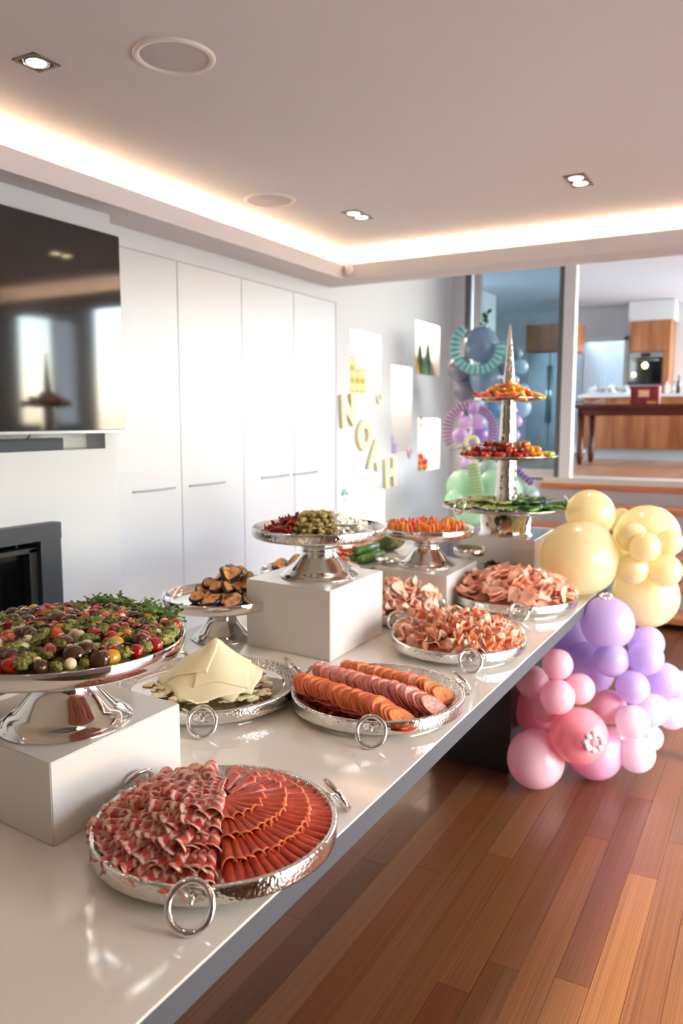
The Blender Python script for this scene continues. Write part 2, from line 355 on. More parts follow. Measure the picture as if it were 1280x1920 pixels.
# ceiling fittings
for (x, y, r, lb) in ((-1.757, 2.075, .130, 'large round flush ceiling speaker near the top left of the photo'), (-2.42, 3.595, .136, 'round flush ceiling speaker further away, above the cupboards')):
    t = thing('ceiling_speaker', lb, 'speaker', (x, y, 2.70), group='ceiling speakers')
    link('trim_ring', mesh('ring', *lathe([(r-.022, -.001), (r-.02, -.006), (r-.006, -.008), (r, -.004), (r, 0)], 64), mat('speaker_ring', C(232, 224, 218), .5) if 'speaker_ring' not in MATS else MATS['speaker_ring'], True), t)
    link('grille', mesh('grille', *lathe([(.0001, -.003), (r*.5, -.003), (r-.021, -.0015)], 48), M_grille, True), t)
for (x, y, hx, hy, lamps, lb) in ((-2.175, 1.89, .05, .054, [(0, 0)], 'square recessed downlight with one lamp, top left of the ceiling'),
                                  (-.925, 4.035, .05, .105, [(0, -.048), (0, .048)], 'rectangular recessed twin downlight at the right of the ceiling'),
                                  (-2.162, 4.092, .05, .105, [(0, -.048), (0, .048)], 'small recessed twin downlight in the middle, near the far cove'),
                                  (-.925, 1.30, .05, .054, [(0, 0)], 'added unseen square recessed downlight above the front of the table'), (-.925, -.35, .05, .054, [(0, 0)], 'added unseen square recessed downlight behind the camera side'), (-2.175, -.35, .05, .054, [(0, 0)], 'added unseen square recessed downlight behind, near the fireplace wall'), (.31, 1.30, .05, .054, [(0, 0)], 'added unseen square recessed downlight right of the table'), (.31, 4.03, .05, .105, [(0, 0)], 'added unseen rectangular recessed downlight right of the far cove')):  # downlights on this line are out of view, added for warm table light
    t = thing('downlight', lb, 'light', (x, y, 2.70), group='recessed ceiling downlights')
    link('frame', bmx('frame', [(-hx, hx, -hy, -hy+.012, -.004, .0), (-hx, hx, hy-.012, hy, -.004, .0), (-hx, -hx+.012, -hy, hy, -.0041, .0), (hx-.012, hx, -hy, hy, -.0041, .0)], mat('downlight_frame', C(120, 112, 104), .4, .6) if 'downlight_frame' not in MATS else MATS['downlight_frame']), t)
    link('well', bmx('well', [(-hx+.01, hx-.01, -hy+.01, hy-.01, -.002, -.0005)], M_dark), t)
    for (a, b) in lamps:
        lo = link('lamp', mesh('lamp', *lathe([(.0001, -.006), (.030, -.0055), (.032, -.003)], 24), M_lamp, True), t, (a, b, 0))
        sp = bpy.data.lights.new('downlight_spot', 'SPOT'); sp.energy = 20 if y > 1.5 and x < 0 else 4; sp.color = (1, .80, .58); sp.spot_size = 1.75; sp.spot_blend = .8; sp.shadow_soft_size = .03
        so = bpy.data.objects.new('downlight_spot', sp); COL.objects.link(so); so.parent = t; so.location = (a, b, -.02)
        link('reflector', mesh('reflector', *lathe([(.032, -.003), (.040, -.005), (.042, -.002)], 24), M_chrome, True), lo)
# void above the steps, kitchen shell
struct('ceiling_far', bmx('ceiling_far', [(-4.9, 3.3, 5.0, 15.4, 3.42, 3.5)], mat('far_ceiling_paint', C(234, 240, 246), .8)))
M_kw = mat('kitchen_wall_paint', C(226, 234, 240), .7)
struct('floor_kitchen', bmx('floor_kitchen', [(-4.2, 3.3, 7.76, 14.2, .90, .988)], MATS['floor_joint']))
fk = bpy.data.objects['floor_kitchen']
for k in range(34):
    y = 7.9
    for q in range(3):
        L = U(1.3, 2.8); x = -2.9+.13*k
        link('board', unit, fk, (x, y+L/2, 1.0), scale=(.1285, L-.002, .5), color=random.choice([C(214, 170, 134), C(200, 150, 114), C(222, 180, 146), C(206, 158, 120)])); y += L
struct('wall_kitchen_left', bmx('wall_kitchen_left', [(-4.0, -3.9, 7.7, 10.2, 1, 3.42), (-4.0, -3.9, 10.95, 11.9, 1, 3.42), (-4.0, -3.9, 10.2, 10.95, 1, 2.0), (-4.8, -4.7, 11.9, 14, 1, 3.42), (-4.8, -4.0, 11.85, 11.9, 1, 3.42)], M_kw))
struct('wall_kitchen_back', bmx('wall_kitchen_back', [(-4.8, -3.05, 14, 14.1, 1, 3.42), (-2.36, -.6, 14, 14.1, 1, 3.42), (-.6, 3.3, 14, 14.1, 1, 1.2), (-3.05, -2.36, 14, 14.1, 2.87, 3.42), (-3.6, -2.0, 15.2, 15.3, 1, 3.0), (-3.6, -3.5, 14.1, 15.2, 1, 3.0), (-2.0, -1.9, 14.1, 15.2, 1, 3.0)], M_kw))  # unseen opening at the right end is added to light the kitchen
struct('door_1', bmx('doorway_frame', [(-3.14, -3.05, 13.97, 14.12, 1, 2.93), (-2.36, -2.29, 13.97, 14.12, 1, 2.93), (-3.14, -2.29, 13.97, 14.12, 2.87, 2.94)], mat('door_frame_white', C(236, 242, 246), .4)))
o = struct('door_2', bevbox('open_door', -.02, .02, 0, .7, 1.0, 2.86, MATS['door_frame_white'], .004)); o.location = (-3.03, 14.02, 0); o.rotation_euler = (0, 0, -.35)
struct('wall_kitchen_right', bmx('wall_kitchen_right', [(3.2, 3.3, 7.6, 7.9, 1, 3.42), (3.2, 3.3, 13.6, 14, 1, 3.42), (3.2, 3.3, 7.9, 13.6, 1, 1.2), (3.2, 3.3, 7.9, 13.6, 3.35, 3.42)], M_kw))
# glazed screen on the landing, plane y = 7.61
struct('wall_back', bmx('wall_back', [(-3.5, -1.728, 7.60, 7.75, 0, .965), (-1.728, 3.3, 7.61, 7.75, 0, .95), (-2.952, -2.81, 7.60, 7.72, .96, 3.42), (2.58, 3.3, 7.6, 7.72, .96, 3.42)], mat('landing_wall_paint', C(206, 206, 212), .6)))
struct('trim_5', bmx('landing_sill', [(-1.98, 3.2, 7.585, 7.95, .945, 1.002)], mat('landing_sill_paint', C(214, 208, 200), .4)))
wf = struct('window_1', bmx('glazed_screen_frame', [(-2.72, -2.648, 7.60, 7.66, .99, 3.42), (-2.81, -2.72, 7.60, 7.66, .99, 1.05), (-2.648, -1.884, 7.60, 7.66, .99, 1.075), (-2.648, -1.884, 7.60, 7.66, 3.36, 3.42)], M_grey))
struct('dark_mullion', bmx('dark_mullion', [(-2.81, -2.757, 7.605, 7.655, 1.05, 3.42), (-1.884, -1.835, 7.605, 7.655, .99, 3.42)], M_dgrey), wf)
struct('post', bevbox('post', -1.835, -1.728, 7.59, 7.70, .99, 3.42, mat('post_white', C(222, 224, 228), .5), .004), wf)
struct('pane', bmx('pane', [(-2.648, -1.884, 7.625, 7.632, 1.07, 3.37)], M_tint), wf)
struct('narrow_pane', bmx('pane', [(-2.757, -2.72, 7.625, 7.632, 1.05, 3.42)], M_glass), wf)
# right side and rear of the room (outside the frame, lights the scene)
wr = [(2.6, 2.7, -3, .9, 0, 2.5), (2.6, 2.7, .9, 5.1, 2.30, 2.5), (2.6, 2.7, 5.1, 6.5, 0, 3.42), (2.6, 2.7, 6.5, 7.4, 0, 1.5), (2.6, 2.7, 6.5, 7.4, 2.8, 3.42), (2.6, 2.7, 7.4, 7.6, 0, 3.42)]
M_rw = mat('rear_wall_paint', C(226, 214, 200), .7)
struct('wall_right', bmx('wall_right', wr, M_wall))
struct('wall_front', bmx('wall_front', [(-3.3, 2.7, -3.1, -3.0, 0, 2.8)], M_rw))
wn = struct('window_2', bmx('sliding_frame', [(2.62, 2.68, .9, .98, 0, 2.3), (2.62, 2.68, 3.6, 3.68, 0, 2.3), (2.62, 2.68, 5.02, 5.1, 0, 2.3), (2.62, 2.68, .9, 5.1, 0, .05), (2.62, 2.68, .9, 5.1, 2.25, 2.3), (2.62, 2.68, 6.5, 6.54, 1.5, 2.8)], M_grey))
for a, b, c, d in ((.98, 3.6, .05, 2.25), (3.68, 5.02, .05, 2.25), (6.54, 7.4, 1.5, 2.8)):
    struct('pane', bmx('pane', [(2.645, 2.651, a, b, c, d)], M_glass), wn)
# outside
tag(struct('ground', bmx('ground', [(-30, 30, -30, 40, -.3, -.1)], M_pave)), None)
def leafcloud(name, n, cx, cy, cz, rx, ry, rz, s, m, seed, cols=None):
    rnd = random.Random(seed); vf = VF()
    for _ in range(n):
        d = Vector((rnd.gauss(0, 1), rnd.gauss(0, 1), rnd.gauss(0, 1))).normalized()*rnd.uniform(.55, 1)
        p = (cx+d.x*rx, cy+d.y*ry, cz+d.z*rz); q = tx(([(0, 0, 0), (s*.4, s*.3, s*.1), (0, s, 0), (-s*.4, s*.3, s*.1)], [(0, 1, 2, 3)]), p, (rnd.uniform(0, 6), rnd.uniform(0, 6), rnd.uniform(0, 6)))
        add(vf, *q)
    return mesh(name, *vf, m)
def tree(x, y, z, h, r, lb, seed):
    t = thing('garden_tree', lb, 'tree', (x, y, z))
    link('trunk', mesh('trunk', *tube([(0, 0, 0), (.05, .02, h*.35), (0, 0, h*.7)], .09, 8, rf=lambda q: 1-.5*q), mat('bark', C(90, 70, 52), .8) if 'bark' not in MATS else MATS['bark'], True), t)
    c = link('crown', leafcloud('crown', 900, 0, 0, h*.72, r, r, h*.34, .26, M_plant, seed), t); c['kind'] = 'stuff'
tree(-6.6, 12.9, -.1, 5.0, 1.1, 'green tree seen through the narrow pane beside the back balloons', 3)
for i, y in enumerate((-3.5, 1.2, 6.4, 9.5)): tree(8.5+i*.7, y, -.1, 3.2+.5*(i % 2), 1.3, ['bushy garden tree behind the camera side', 'garden tree opposite the table', 'garden tree opposite the steps', 'garden tree opposite the kitchen'][i]+', outside the right windows', 10+i)

# steps up to the kitchen
stp = thing('staircase', 'open timber steps with dark steel brackets rising to the kitchen', 'stairs', (0, 7.6, 0))
for i in range(6):
    z = .95-.17*i; y = -.28*i
    link('tread', bevbox('tread', -2.0, 2.4, y-.05, min(y+.24, -.004), z-.05, z, M_step, .006), stp)
    if i: link('riser', bmx('riser', [(-1.98, 2.38, y+.242, y+.252, z, z+.12)], mat('riser_paint', C(176, 174, 180), .6) if 'riser_paint' not in MATS else MATS['riser_paint']), stp)
for x in (-1.63, 1.9):
    vf = VF()
    for i in range(1, 6): add(vf, *box(x-.07, x+.07, -.28*i+.03, -.28*i+.24, max(0, .95-.17*i-.19), .95-.17*i-.042))
    link('steel_bracket', mesh('bracket', *vf, M_soot), stp)

# ================================================================== LEFT WALL THINGS
t = thing('television', 'large wall mounted flat screen television with thin black frame', 'television', (-2.70, 1.97, 1.49))
link('casing', bevbox('casing', -.035, -.003, -.81, .81, 0, .895, M_dark, .006), t)
link('screen', bevbox('screen', -.004, .0, -.803, .803, .014, .889, M_scr, .001), t)
link('lower_trim', bevbox('lower_trim', -.006, .003, -.81, .81, 0, .013, M_steel, .001), t)
link('wall_bracket', bmx('wall_bracket', [(-.098, -.035, -.15, .15, .25, .6)], M_dark), t)
t = thing('soundbar', 'long dark grey soundbar in the recess under the television', 'soundbar', (-2.84, 1.99, 1.4155))
link('body', bevbox('soundbar_body', -.04, .045, -.50, .50, 0, .053, mat('speaker_cloth', C(74, 82, 90), .8, bump=('fine', 900, .6)), .008), t)
link('end_cap', bevbox('end_cap', -.041, .0455, .488, .502, 0, .054, M_dark, .004), t)
t = thing('cable', 'short dark cable hanging between the television and the soundbar', 'cable', (-2.80, 2.30, 1.47))
link('lead', mesh('lead', *tube([(0, 0, 0), (.005, .01, .012), (0, .012, .03)], .004, 8), M_soot, True), t)
t = thing('fireplace', 'black framed built in fireplace at the left edge of the wall', 'fireplace', (-2.80, 1.8, 0))
link('surround', bmx('surround', [(.0, .055, .50, .61, .4, 1.035), (.0, .06, -.61, .61, 1.035, 1.105), (.0, .055, -.61, -.50, .4, 1.035), (.0, .055, -.61, .61, .32, .42)], M_dark), t)
link('inner_frame', bmx('inner_frame', [(-.03, .03, .46, .50, .42, 1.0), (-.03, .03, -.5, .5, .985, 1.005), (-.03, .03, -.5, -.46, .42, 1.0)], mat('iron_frame', C(40, 40, 44), .5)), t)
link('glass', bmx('fire_glass', [(-.02, -.012, -.46, .46, .42, .985)], M_black), t)
link('firebox', bmx('firebox', [(-.39, -.38, -.54, .54, .51, 1.02), (-.38, -.03, .44, .45, .51, 1.02)], M_soot), t)
# letters and small rings on the niche wall
M_let = mat('letter_cream', C(244, 230, 190), .5)
def letter(ch, y, z, h, w, rot, lb):
    cu = bpy.data.curves.new('t', 'FONT'); cu.body = ch; cu.size = 1; cu.extrude = .03; cu.bevel_depth = .012; cu.offset = .055; cu.align_x = 'CENTER'
    tmp = bpy.data.objects.new('t', cu); COL.objects.link(tmp); dg = bpy.context.evaluated_depsgraph_get(); me = bpy.data.meshes.new_from_object(tmp.evaluated_get(dg))
    bpy.data.objects.remove(tmp); xs = [v.co.x for v in me.vertices]; ys = [v.co.y for v in me.vertices]
    sx = w/(max(xs)-min(xs)); sy = h/(max(ys)-min(ys)); cx_ = (max(xs)+min(xs))/2; cy_ = (max(ys)+min(ys))/2
    for v in me.vertices: v.co = ((v.co.x-cx_)*sx, (v.co.y-cy_)*sy, v.co.z*.33)
    me.materials.clear(); me.materials.append(M_let)
    o = link('letter', me, None, (-2.934, y, z), (PI/2, 0, PI/2)); o.rotation_euler = (Matrix.Rotation(rot, 4, 'X') @ Matrix.Rotation(PI/2, 4, 'Z') @ Matrix.Rotation(PI/2, 4, 'X')).to_euler(); tag(o, lb, 'letter', 'cream letters on the wall')
letter('N', 5.40, 1.62, .25, .225, .10, 'cream block letter N on the wall, highest of the four')
letter('O', 5.68, 1.425, .25, .25, -.1, 'cream block letter O on the wall below the N')
letter('A', 5.865, 1.26, .25, .24, -.16, 'cream block letter A on the wall between the O and the H')
letter('H', 6.17, 1.095, .25, .225, .06, 'cream block letter H on the wall, lowest of the four')
for (y, z, c, lb) in ((5.96, 1.735, C(244, 232, 206), 'pale yellow'), (6.60, 1.255, C(214, 190, 214), 'lilac'), (6.85, 1.53, C(246, 200, 190), 'pink'), (5.37, .96, C(160, 206, 218), 'pale blue')):
    o = link('wall_ring', mesh('ring', *torus(.032, .012, 20, 8, 1, 1.3), M_any, True), None, (-2.94, y, z), (PI/2, 0, PI/2), color=c); tag(o, f'small {lb} ring stuck on the niche wall corner', 'ring', 'small rings on the niche wall')
# things in the niches
cyl = mesh('tin', *add(add(VF(), *lathe([(.0001, 0), (.042, 0), (.042, .094), (.0001, .094)], 20)), [], []), M_any, False)
for r_, n in enumerate((4, 4, 2)):
    for q in range(n):
        o = thing('gold_tin', f'yellow gold tin in the {["bottom", "middle", "top"][r_]} row of the stack in the upper left niche', 'tin', (-3.03, 5.53+.092*q+.0*r_, 1.766+.096*r_), group='stacked yellow tins')
        link('can', cyl, o, color=C(226, 190, 96)); link('label_band', mesh('band', *lathe([(.0425, .02), (.0432, .025), (.0432, .07), (.0425, .075)], 20), M_any, True), o, color=C(244, 226, 170))
for q, (y, h, c, lb) in enumerate(((6.79, .30, C(214, 150, 92), 'orange brown'), (6.88, .2, C(230, 190, 110), 'yellow'), (6.98, .33, C(84, 120, 92), 'green'), (7.08, .20, C(150, 170, 130), 'pale green'), (7.17, .36, C(96, 140, 140), 'teal'), (7.255, .16, C(200, 180, 160), 'beige'))):
    o = thing('cone_tree', f'{lb} cone shaped tree ornament in the upper right niche', 'ornament', (-3.02, y, 1.969), group='cone trees in the niche')
    link('cone', mesh('cone', *lathe([(.0001, .01), (.04, .01), (.028, h*.35), (.032, h*.35), (.016, h*.7), (.02, h*.7), (.0005, h)], 14), M_any, True), o, color=c)
    link('trunk', mesh('trunk', *lathe([(.012, 0), (.012, .012)], 10), M_any), o, color=C(120, 90, 70))
for q, (y, k) in enumerate(((6.27, 3), (6.345, 2), (6.42, 1))):
    for j in range(k):
        o = link('lilac_block', bevbox('block', -.035, .035, -.035, .035, .002, .082, M_any, .006), None, (-3.04, y, 1.256+.083*j), color=C(176, 160, 204)); tag(o, f'lilac block, {["bottom", "second", "top"][j]} of the {["left", "middle", "right"][q]} stack in the tall niche', 'block', 'lilac blocks in the tall niche')
for q in range(10):
    o = link('candy_ball', mesh('candy', *ball(.036), M_any, True), None, (-3.03+.05*(q % 2)*.9, 6.85+.062*(q % 4)+.02*(q//8), 1.104+.05*(q//4)), color=random.choice([C(226, 110, 70), C(200, 70, 60), C(240, 160, 90)])); tag(o, 'orange red paper ball piled in the lower right niche', 'ornament', 'orange paper balls in the lower right niche')

# ================================================================== KITCHEN
kt = thing('dining_table', 'dark red timber dining table in front of the kitchen island', 'table', (-.9, 10.35, 1.0))
link('tabletop', bevbox('top', -1.38, 1.8, -.45, .45, .69, .735, M_red, .006), kt)
link('apron', bmx('apron', [(-1.30, 1.7, -.36, -.33, .60, .69), (-1.30, -1.27, -.36, .36, .60, .69), (-1.3, 1.7, .33, .36, .6, .69)], M_red), kt)
for sx, sy in ((-1.27, -.33), (-1.27, .33), (1.7, -.33), (1.7, .33)):
    link('leg', mesh('leg', *lathe([(.0001, 0), (.028, 0), (.042, .1), (.046, .62), (.0001, .62)], 12), M_red, True), kt, (sx, sy, 0))
isl = thing('kitchen_island', 'kitchen island with vertical timber panels and a white worktop', 'cabinet', (-.6, 11.95, 1.0))
link('worktop', bevbox('worktop', -1.95, 2.0, -.45, .45, .86, .90, mat('stone_white', C(226, 230, 236), .2), .004), isl)
link('plinth', bmx('plinth', [(-1.84, 1.9, -.34, .38, 0, .15)], mat('kick_grey', C(190, 200, 208), .4)), isl)
for k in range(9): link('panel', bevbox('panel', -1.88+.42*k, -1.465+.42*k, -.40, -.37, .15, .86, M_oak, .003), isl)
link('carcass', bmx('carcass', [(-1.87, 1.88, -.37, .40, .15, .86)], M_oak), isl)
tw = thing('oven_cabinet', 'tall timber oven cabinet against the kitchen wall', 'cabinet', (-1.88, 13.68, 1.0))
link('body', bmx('body', [(-.30, .30, -.26, .30, 0, 2.10)], M_oak), tw)
for s in (-1, 1):
    d = link('door', bevbox('door', -.294 if s < 0 else .003, -.003 if s < 0 else .294, -.285, -.262, 1.62, 2.095, M_oak, .003), tw)
    link('handle', bmx('handle', [(s*.14-.05, s*.14+.05, -.295, -.285, 1.66, 1.67)], M_steel), d)
link('drawer', bevbox('drawer', -.294, .294, -.285, -.262, .3, 1.08, M_oak, .003), tw)
link('bulkhead', bmx('bulkhead', [(-.34, .34, -.24, .30, 2.10, 2.41)], M_kw), tw)
ov = thing('oven', 'black glass built in oven with glowing reflections', 'oven', (-1.93, 13.41, 2.1))
link('door', bevbox('oven_door', -.25, .25, -.03, 0, 0, .42, M_black, .005), ov)
link('control_panel', bevbox('control', -.25, .25, -.03, 0, .425, .50, M_steel, .003), ov)
link('display', bmx('display', [(-.07, .07, -.034, -.03, .435, .49)], M_black), ov)
link('handle', mesh('bar', *tube([(-.2, -.06, .38), (.2, -.06, .38)], .008, 8), M_steel, True), ov)
link('trim', bmx('trim', [(-.25, .25, -.032, -.0, -.02, -.002)], M_steel), ov)
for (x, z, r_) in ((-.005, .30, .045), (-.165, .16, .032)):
    link('oven_reflection', mesh('glow', *ball(r_, .008, r_*1.1), M_oven, True), ov, (x, -.036, z))  # glowing discs stand in for reflections in the door glass
fr = thing('fridge', 'tall stainless steel double door fridge behind the tinted glass', 'fridge', (-3.24, 12.95, 1.0))
link('body', bmx('body', [(-.36, .36, -.28, .35, 0, 1.60)], M_steel), fr)
for s in (-1, 1):
    d = link('door', bevbox('door', -.358 if s < 0 else .004, -.004 if s < 0 else .358, -.33, -.285, .04, 1.60, M_steel, .006), fr)
    link('handle', mesh('handle', *tube([(s*.03, -.37, .5), (s*.03, -.37, 1.4)], .01, 8), M_chrome, True), d)
oc = thing('overhead_cupboard', 'brown timber cupboard above the steel fridge', 'cabinet', (-3.24, 12.95, 2.615))
link('body', bmx('body', [(-.40, .38, -.30, .35, 0, .43)], M_oak), oc)
for s in (-1, 1): link('door', bevbox('door', -.395 if s < 0 else .002, -.002 if s < 0 else .375, -.325, -.301, .005, .425, M_oak, .003), oc)
t = thing('wall_screen', 'dark flat panel on the kitchen side wall above the blue balloons', 'screen', (-3.885, 11.5, 2.45))
link('panel', bevbox('panel', -.01, .03, -.45, .45, 0, .30, M_dark, .005), t)
link('rim', bmx('rim', [(.028, .034, -.45, .45, 0, .012), (.028, .034, -.45, .45, .288, .30)], M_dgrey), t)
t = thing('box_package', 'dark red cardboard carton with a pale printed label on the dining table', 'box', (-1.44, 10.12, 1.735))
link('carton', bevbox('carton', -.16, .16, -.09, .09, 0, .21, mat('carton_red', C(140, 30, 44), .5, var=(C(110, 20, 34), (60, 1, 1), 1, .45, .5)), .003), t)
link('printed_label', bmx('label', [(-.07, .05, -.094, -.0905, .085, .165)], mat('label_pink', C(226, 160, 140), .5, var=(C(240, 200, 110), 30, 2, .5, .6))), t)
link('yellow_flash', bmx('flash', [(.03, .13, -.094, -.0905, .005, .035)], mat('flash_yellow', C(214, 150, 60), .5)), t)
for (x, h, r_, c, lb) in ((-1.40, .19, .03, C(240, 236, 236), 'white bottle with a red cap'), (-1.31, .17, .028, C(214, 220, 228), 'pale glass bottle'), (-1.255, .25, .026, C(30, 34, 34), 'tall dark bottle')):
    t = thing('bottle', lb+' on the kitchen worktop right of the red carton', 'bottle', (x, 11.75, 1.90), group='bottles on the worktop')
    link('glass', mesh('bottle', *lathe([(.0001, 0), (r_, 0), (r_, h*.62), (r_*.4, h*.78), (r_*.4, h*.93), (.0001, h*.93)], 14), M_glossany, True), t, color=c)
    link('cap', mesh('cap', *lathe([(r_*.45, h*.9), (r_*.45, h), (.0001, h)], 12), M_any, True), t, color=C(210, 60, 70) if 'red' in lb else C(40, 40, 44))
t = thing('serving_platter', 'long platter heaped with white crumpled napkins on the kitchen worktop', 'platter', (-2.13, 11.72, 1.90))
link('plate', mesh('plate', *tx(lathe([(.0001, 0), (.3, .0), (.36, .02), (.355, .025), (.29, .008), (.0001, .008)], 32), s=(1, .5, 1)), mat('porcelain', C(232, 234, 238), .2), True), t)
nap = sheet('napkin', lambda u, v: ((u-.5)*.11, (v-.5)*.11, .03*math.sin(u*9+v*3)*math.cos(v*7)+.02*u), 8, 8, .003, [MATS['porcelain']])
for q in range(16):
    o = link('napkin', nap, None, (-2.13+U(-.25, .25), 11.72+U(-.08, .08), 1.945+.02*(q % 3)), (U(0, 6), U(-.4, .4), U(0, 6))); tag(o, 'crumpled white napkin in the heap on the kitchen worktop', 'napkin', 'white napkins heaped on the worktop')
o = link('cloth', sheet('cloth', lambda u, v: ((u-.5)*.35, (v-.5)*.22, .02*math.sin(u*8)+.012*math.cos(v*9)+.025), 10, 10, .004, [MATS['porcelain']]), None, (-2.10, 10.15, 1.738), (0, 0, .2)); tag(o, 'folded white cloth at the left end of the dining table', 'cloth')

# ================================================================== TABLE
T = .77
tb = thing('buffet_table', 'long glossy white buffet table carrying the platters', 'table', (-1.295, 1.7, 0))
link('tabletop', bevbox('tabletop', -.605, .605, -1.95, 2.38, T-.005, T, M_top, .001), tb)
link('apron', bmx('apron', [(-.601, .601, -1.945, 2.375, T-.056, T-.0051)], M_side), tb)
for y in (1.75, -1.2): link('pedestal', bevbox('pedestal', -.05, .334, y-.19, y+.35, 0, T-.057, mat('pedestal_dark', C(46, 42, 44), .5) if 'pedestal_dark' not in MATS else MATS['pedestal_dark'], .004), tb)
def plinth(p0, p1, p2, h, lb, z0=T, name='display_plinth'):
    p3 = (p1[0]+p2[0]-p0[0], p1[1]+p2[1]-p0[1]); cx = (p1[0]+p2[0])/2; cy = (p1[1]+p2[1])/2
    bm = bmesh.new(); vs = [bm.verts.new((p[0]-cx, p[1]-cy, z)) for z in (0, h) for p in (p0, p2, p3, p1)]
    for q in ((3, 2, 1, 0), (4, 5, 6, 7), (0, 1, 5, 4), (1, 2, 6, 5), (2, 3, 7, 6), (3, 0, 4, 7)): bm.faces.new([vs[i] for i in q])
    bmesh.ops.bevel(bm, geom=bm.edges[:], offset=.002, segments=2, affect='EDGES')
    me = bpy.data.meshes.new('plinth'); bm.to_mesh(me); bm.free(); me.materials.append(M_box)
    tag(link(name, me, None, (cx, cy, z0)), lb, 'plinth', 'glossy white display plinths')
plinth((-1.126, .942), (-1.486, .972), (-1.123, 1.294), .16, 'low glossy white plinth under the tomato salad stand, nearest the camera')
plinth((-1.236, 2.157), (-1.592, 2.193), (-1.242, 2.553), .233, 'tall glossy white plinth under the olive stand in the middle of the table')
plinth((-1.161, 2.988), (-1.525, 3.055), (-1.176, 3.401), .143, 'glossy white plinth under the vegetable stick stand')
plinth((-.955, 3.545), (-1.32, 3.56), (-.972, 4.0), .233, 'glossy white plinth under the three tier tower at the table end')
plinth((-1.56, 3.08), (-1.88, 3.08), (-1.56, 3.76), .13, 'low white plinth under the pumpkin and zucchini behind the middle plinth')

# ------------------------------------------------------------------ trays
def tray_ring():
    vf = VF(); add(vf, *tx(torus(.0342, .0056, 36, 10, 1, 1.08)))
    return mesh('ring', *vf, M_chrome, True)
RING = tray_ring()
def tray(cx, cy, R, a0, lb, angs=None, z=T):
    t = thing('round_tray', lb, 'tray', (cx, cy, z), group='round steel trays with ring handles')
    link('rim', mesh('rim', *lathe([(R-.035, .014), (R-.006, .015), (R-.001, .018), (R, .022), (R, .046), (R-.001, .050), (R-.005, .0515), (R-.009, .050)], 96), M_ham, True), t)
    link('beaded_border', mesh('border', *lathe([(R-.009, .050), (R-.012, .046), (R-.03, .038), (R-.036, .034)], 96), M_ham2, True), t)
    link('plate', mesh('plate', *lathe([(R-.036, .034), (R-.045, .030), (R*.5, .029), (.0001, .029)], 96), M_chrome, True), t)
    link('base_ring', mesh('base', *lathe([(.0001, .015), (R-.036, .0145), (R-.05, .0), (R-.06, .0), (R-.064, .013)], 64), M_chrome, True), t)
    for deg in (angs or (a0, a0+117, a0+229)):
        a = math.radians(deg)
        h = link('ring_handle', RING, t, ((R+.026)*math.cos(a), (R+.026)*math.sin(a), .036))
        h.rotation_euler = (Matrix.Rotation(a+PI/2, 4, 'Z') @ Matrix.Rotation(math.radians(57), 4, 'X')).to_euler()
        link('lug', mesh('lug', *tube([(R-.004, 0, .040), (R+.012, 0, .041), (R+.027, 0, .038)], .0045, 8, rf=lambda q: 1.3-.5*q), M_chrome, True), t, rot=(0, 0, a))
    return t
tray(-.875, 1.10, .225, -61, 'round hammered steel tray of red beef and marbled slices, nearest the camera')
tray(-.922, 1.868, .236, -67, 'round hammered steel tray of salami rows, in front of the middle plinth')
tray(-.925, 2.495, .228, -61, 'round hammered steel tray of prosciutto ribbons near the table edge')
tray(-.950, 3.235, .258, -70, 'round hammered steel tray of pink ham at the far end of the table')
tray(-1.372, 1.705, .250, -55, 'round hammered steel tray under the mound of sliced cheese', (-55, 63, 150))
tray(-1.32, 2.80, .205, -60, 'round steel tray of pale ham tucked between two plinths')

# ------------------------------------------------------------------ pedestal stands
def stand(cx, cy, z0, R, H, rf, lb, hammered=False, name='pedestal_stand'):
    t = thing(name, lb, 'stand', (cx, cy, z0), group='polished steel pedestal stands')
    k = H/.178; q = rf
    foot = [(.0001, .001), (q-.002, 0), (q, .002), (q, .004), (q-.006, .006), (q-.008, .009), (q*.9, .014*k), (q*.84, .020*k), (q*.78, .024*k), (q*.74, .030*k), (q*.64, .045*k), (q*.53, .063*k), (q*.455, .078*k), (q*.44, .087*k)]
    link('foot', mesh('foot', *lathe(foot, 96), M_chrome, True), t)
    w = .040
    neck = [(q*.44, .087*k), (q*.475, .089*k), (q*.475, .093*k), (q*.44, .095*k), (q*.45, .102*k), (q*.53, .112*k), (q*.66, .123*k), (q*.80, H-w-.002)]
    link('neck', mesh('neck', *lathe(neck, 96), M_chrome, True), t)
    dish = [(q*.74, H-w-.005), (R*.75, H-w-.002), (R-.022, H-w), (R-.009, H-w+.004), (R-.003, H-w+.011), (R, H-.002), (R-.001, H), (R-.004, H), (R-.006, H-.003), (R-.012, H-.020), (R-.03, H-.024), (.0001, H-.026)]
    link('dish', mesh('dish', *lathe(dish, 128), M_ham if hammered else M_chrome, True), t)
    return t
stand(-1.265, 1.105, .930, .247, .178, .134, 'polished steel pedestal stand heaped with tomato salad, front left')
stand(-1.402, 2.370, 1.003, .238, .178, .139, 'hammered steel pedestal stand of olives on the tall middle plinth', True)
stand(-1.338, 3.193, .913, .210, .172, .128, 'polished steel pedestal stand of vegetable sticks on its plinth')
stand(-1.722, 2.225, T, .212, .162, .113, 'polished steel pedestal stand of grilled eggplant behind the cheese')
stand(-1.700, 2.800, T, .212, .162, .113, 'polished steel pedestal dish of dark grilled vegetables half hidden behind the middle plinth')
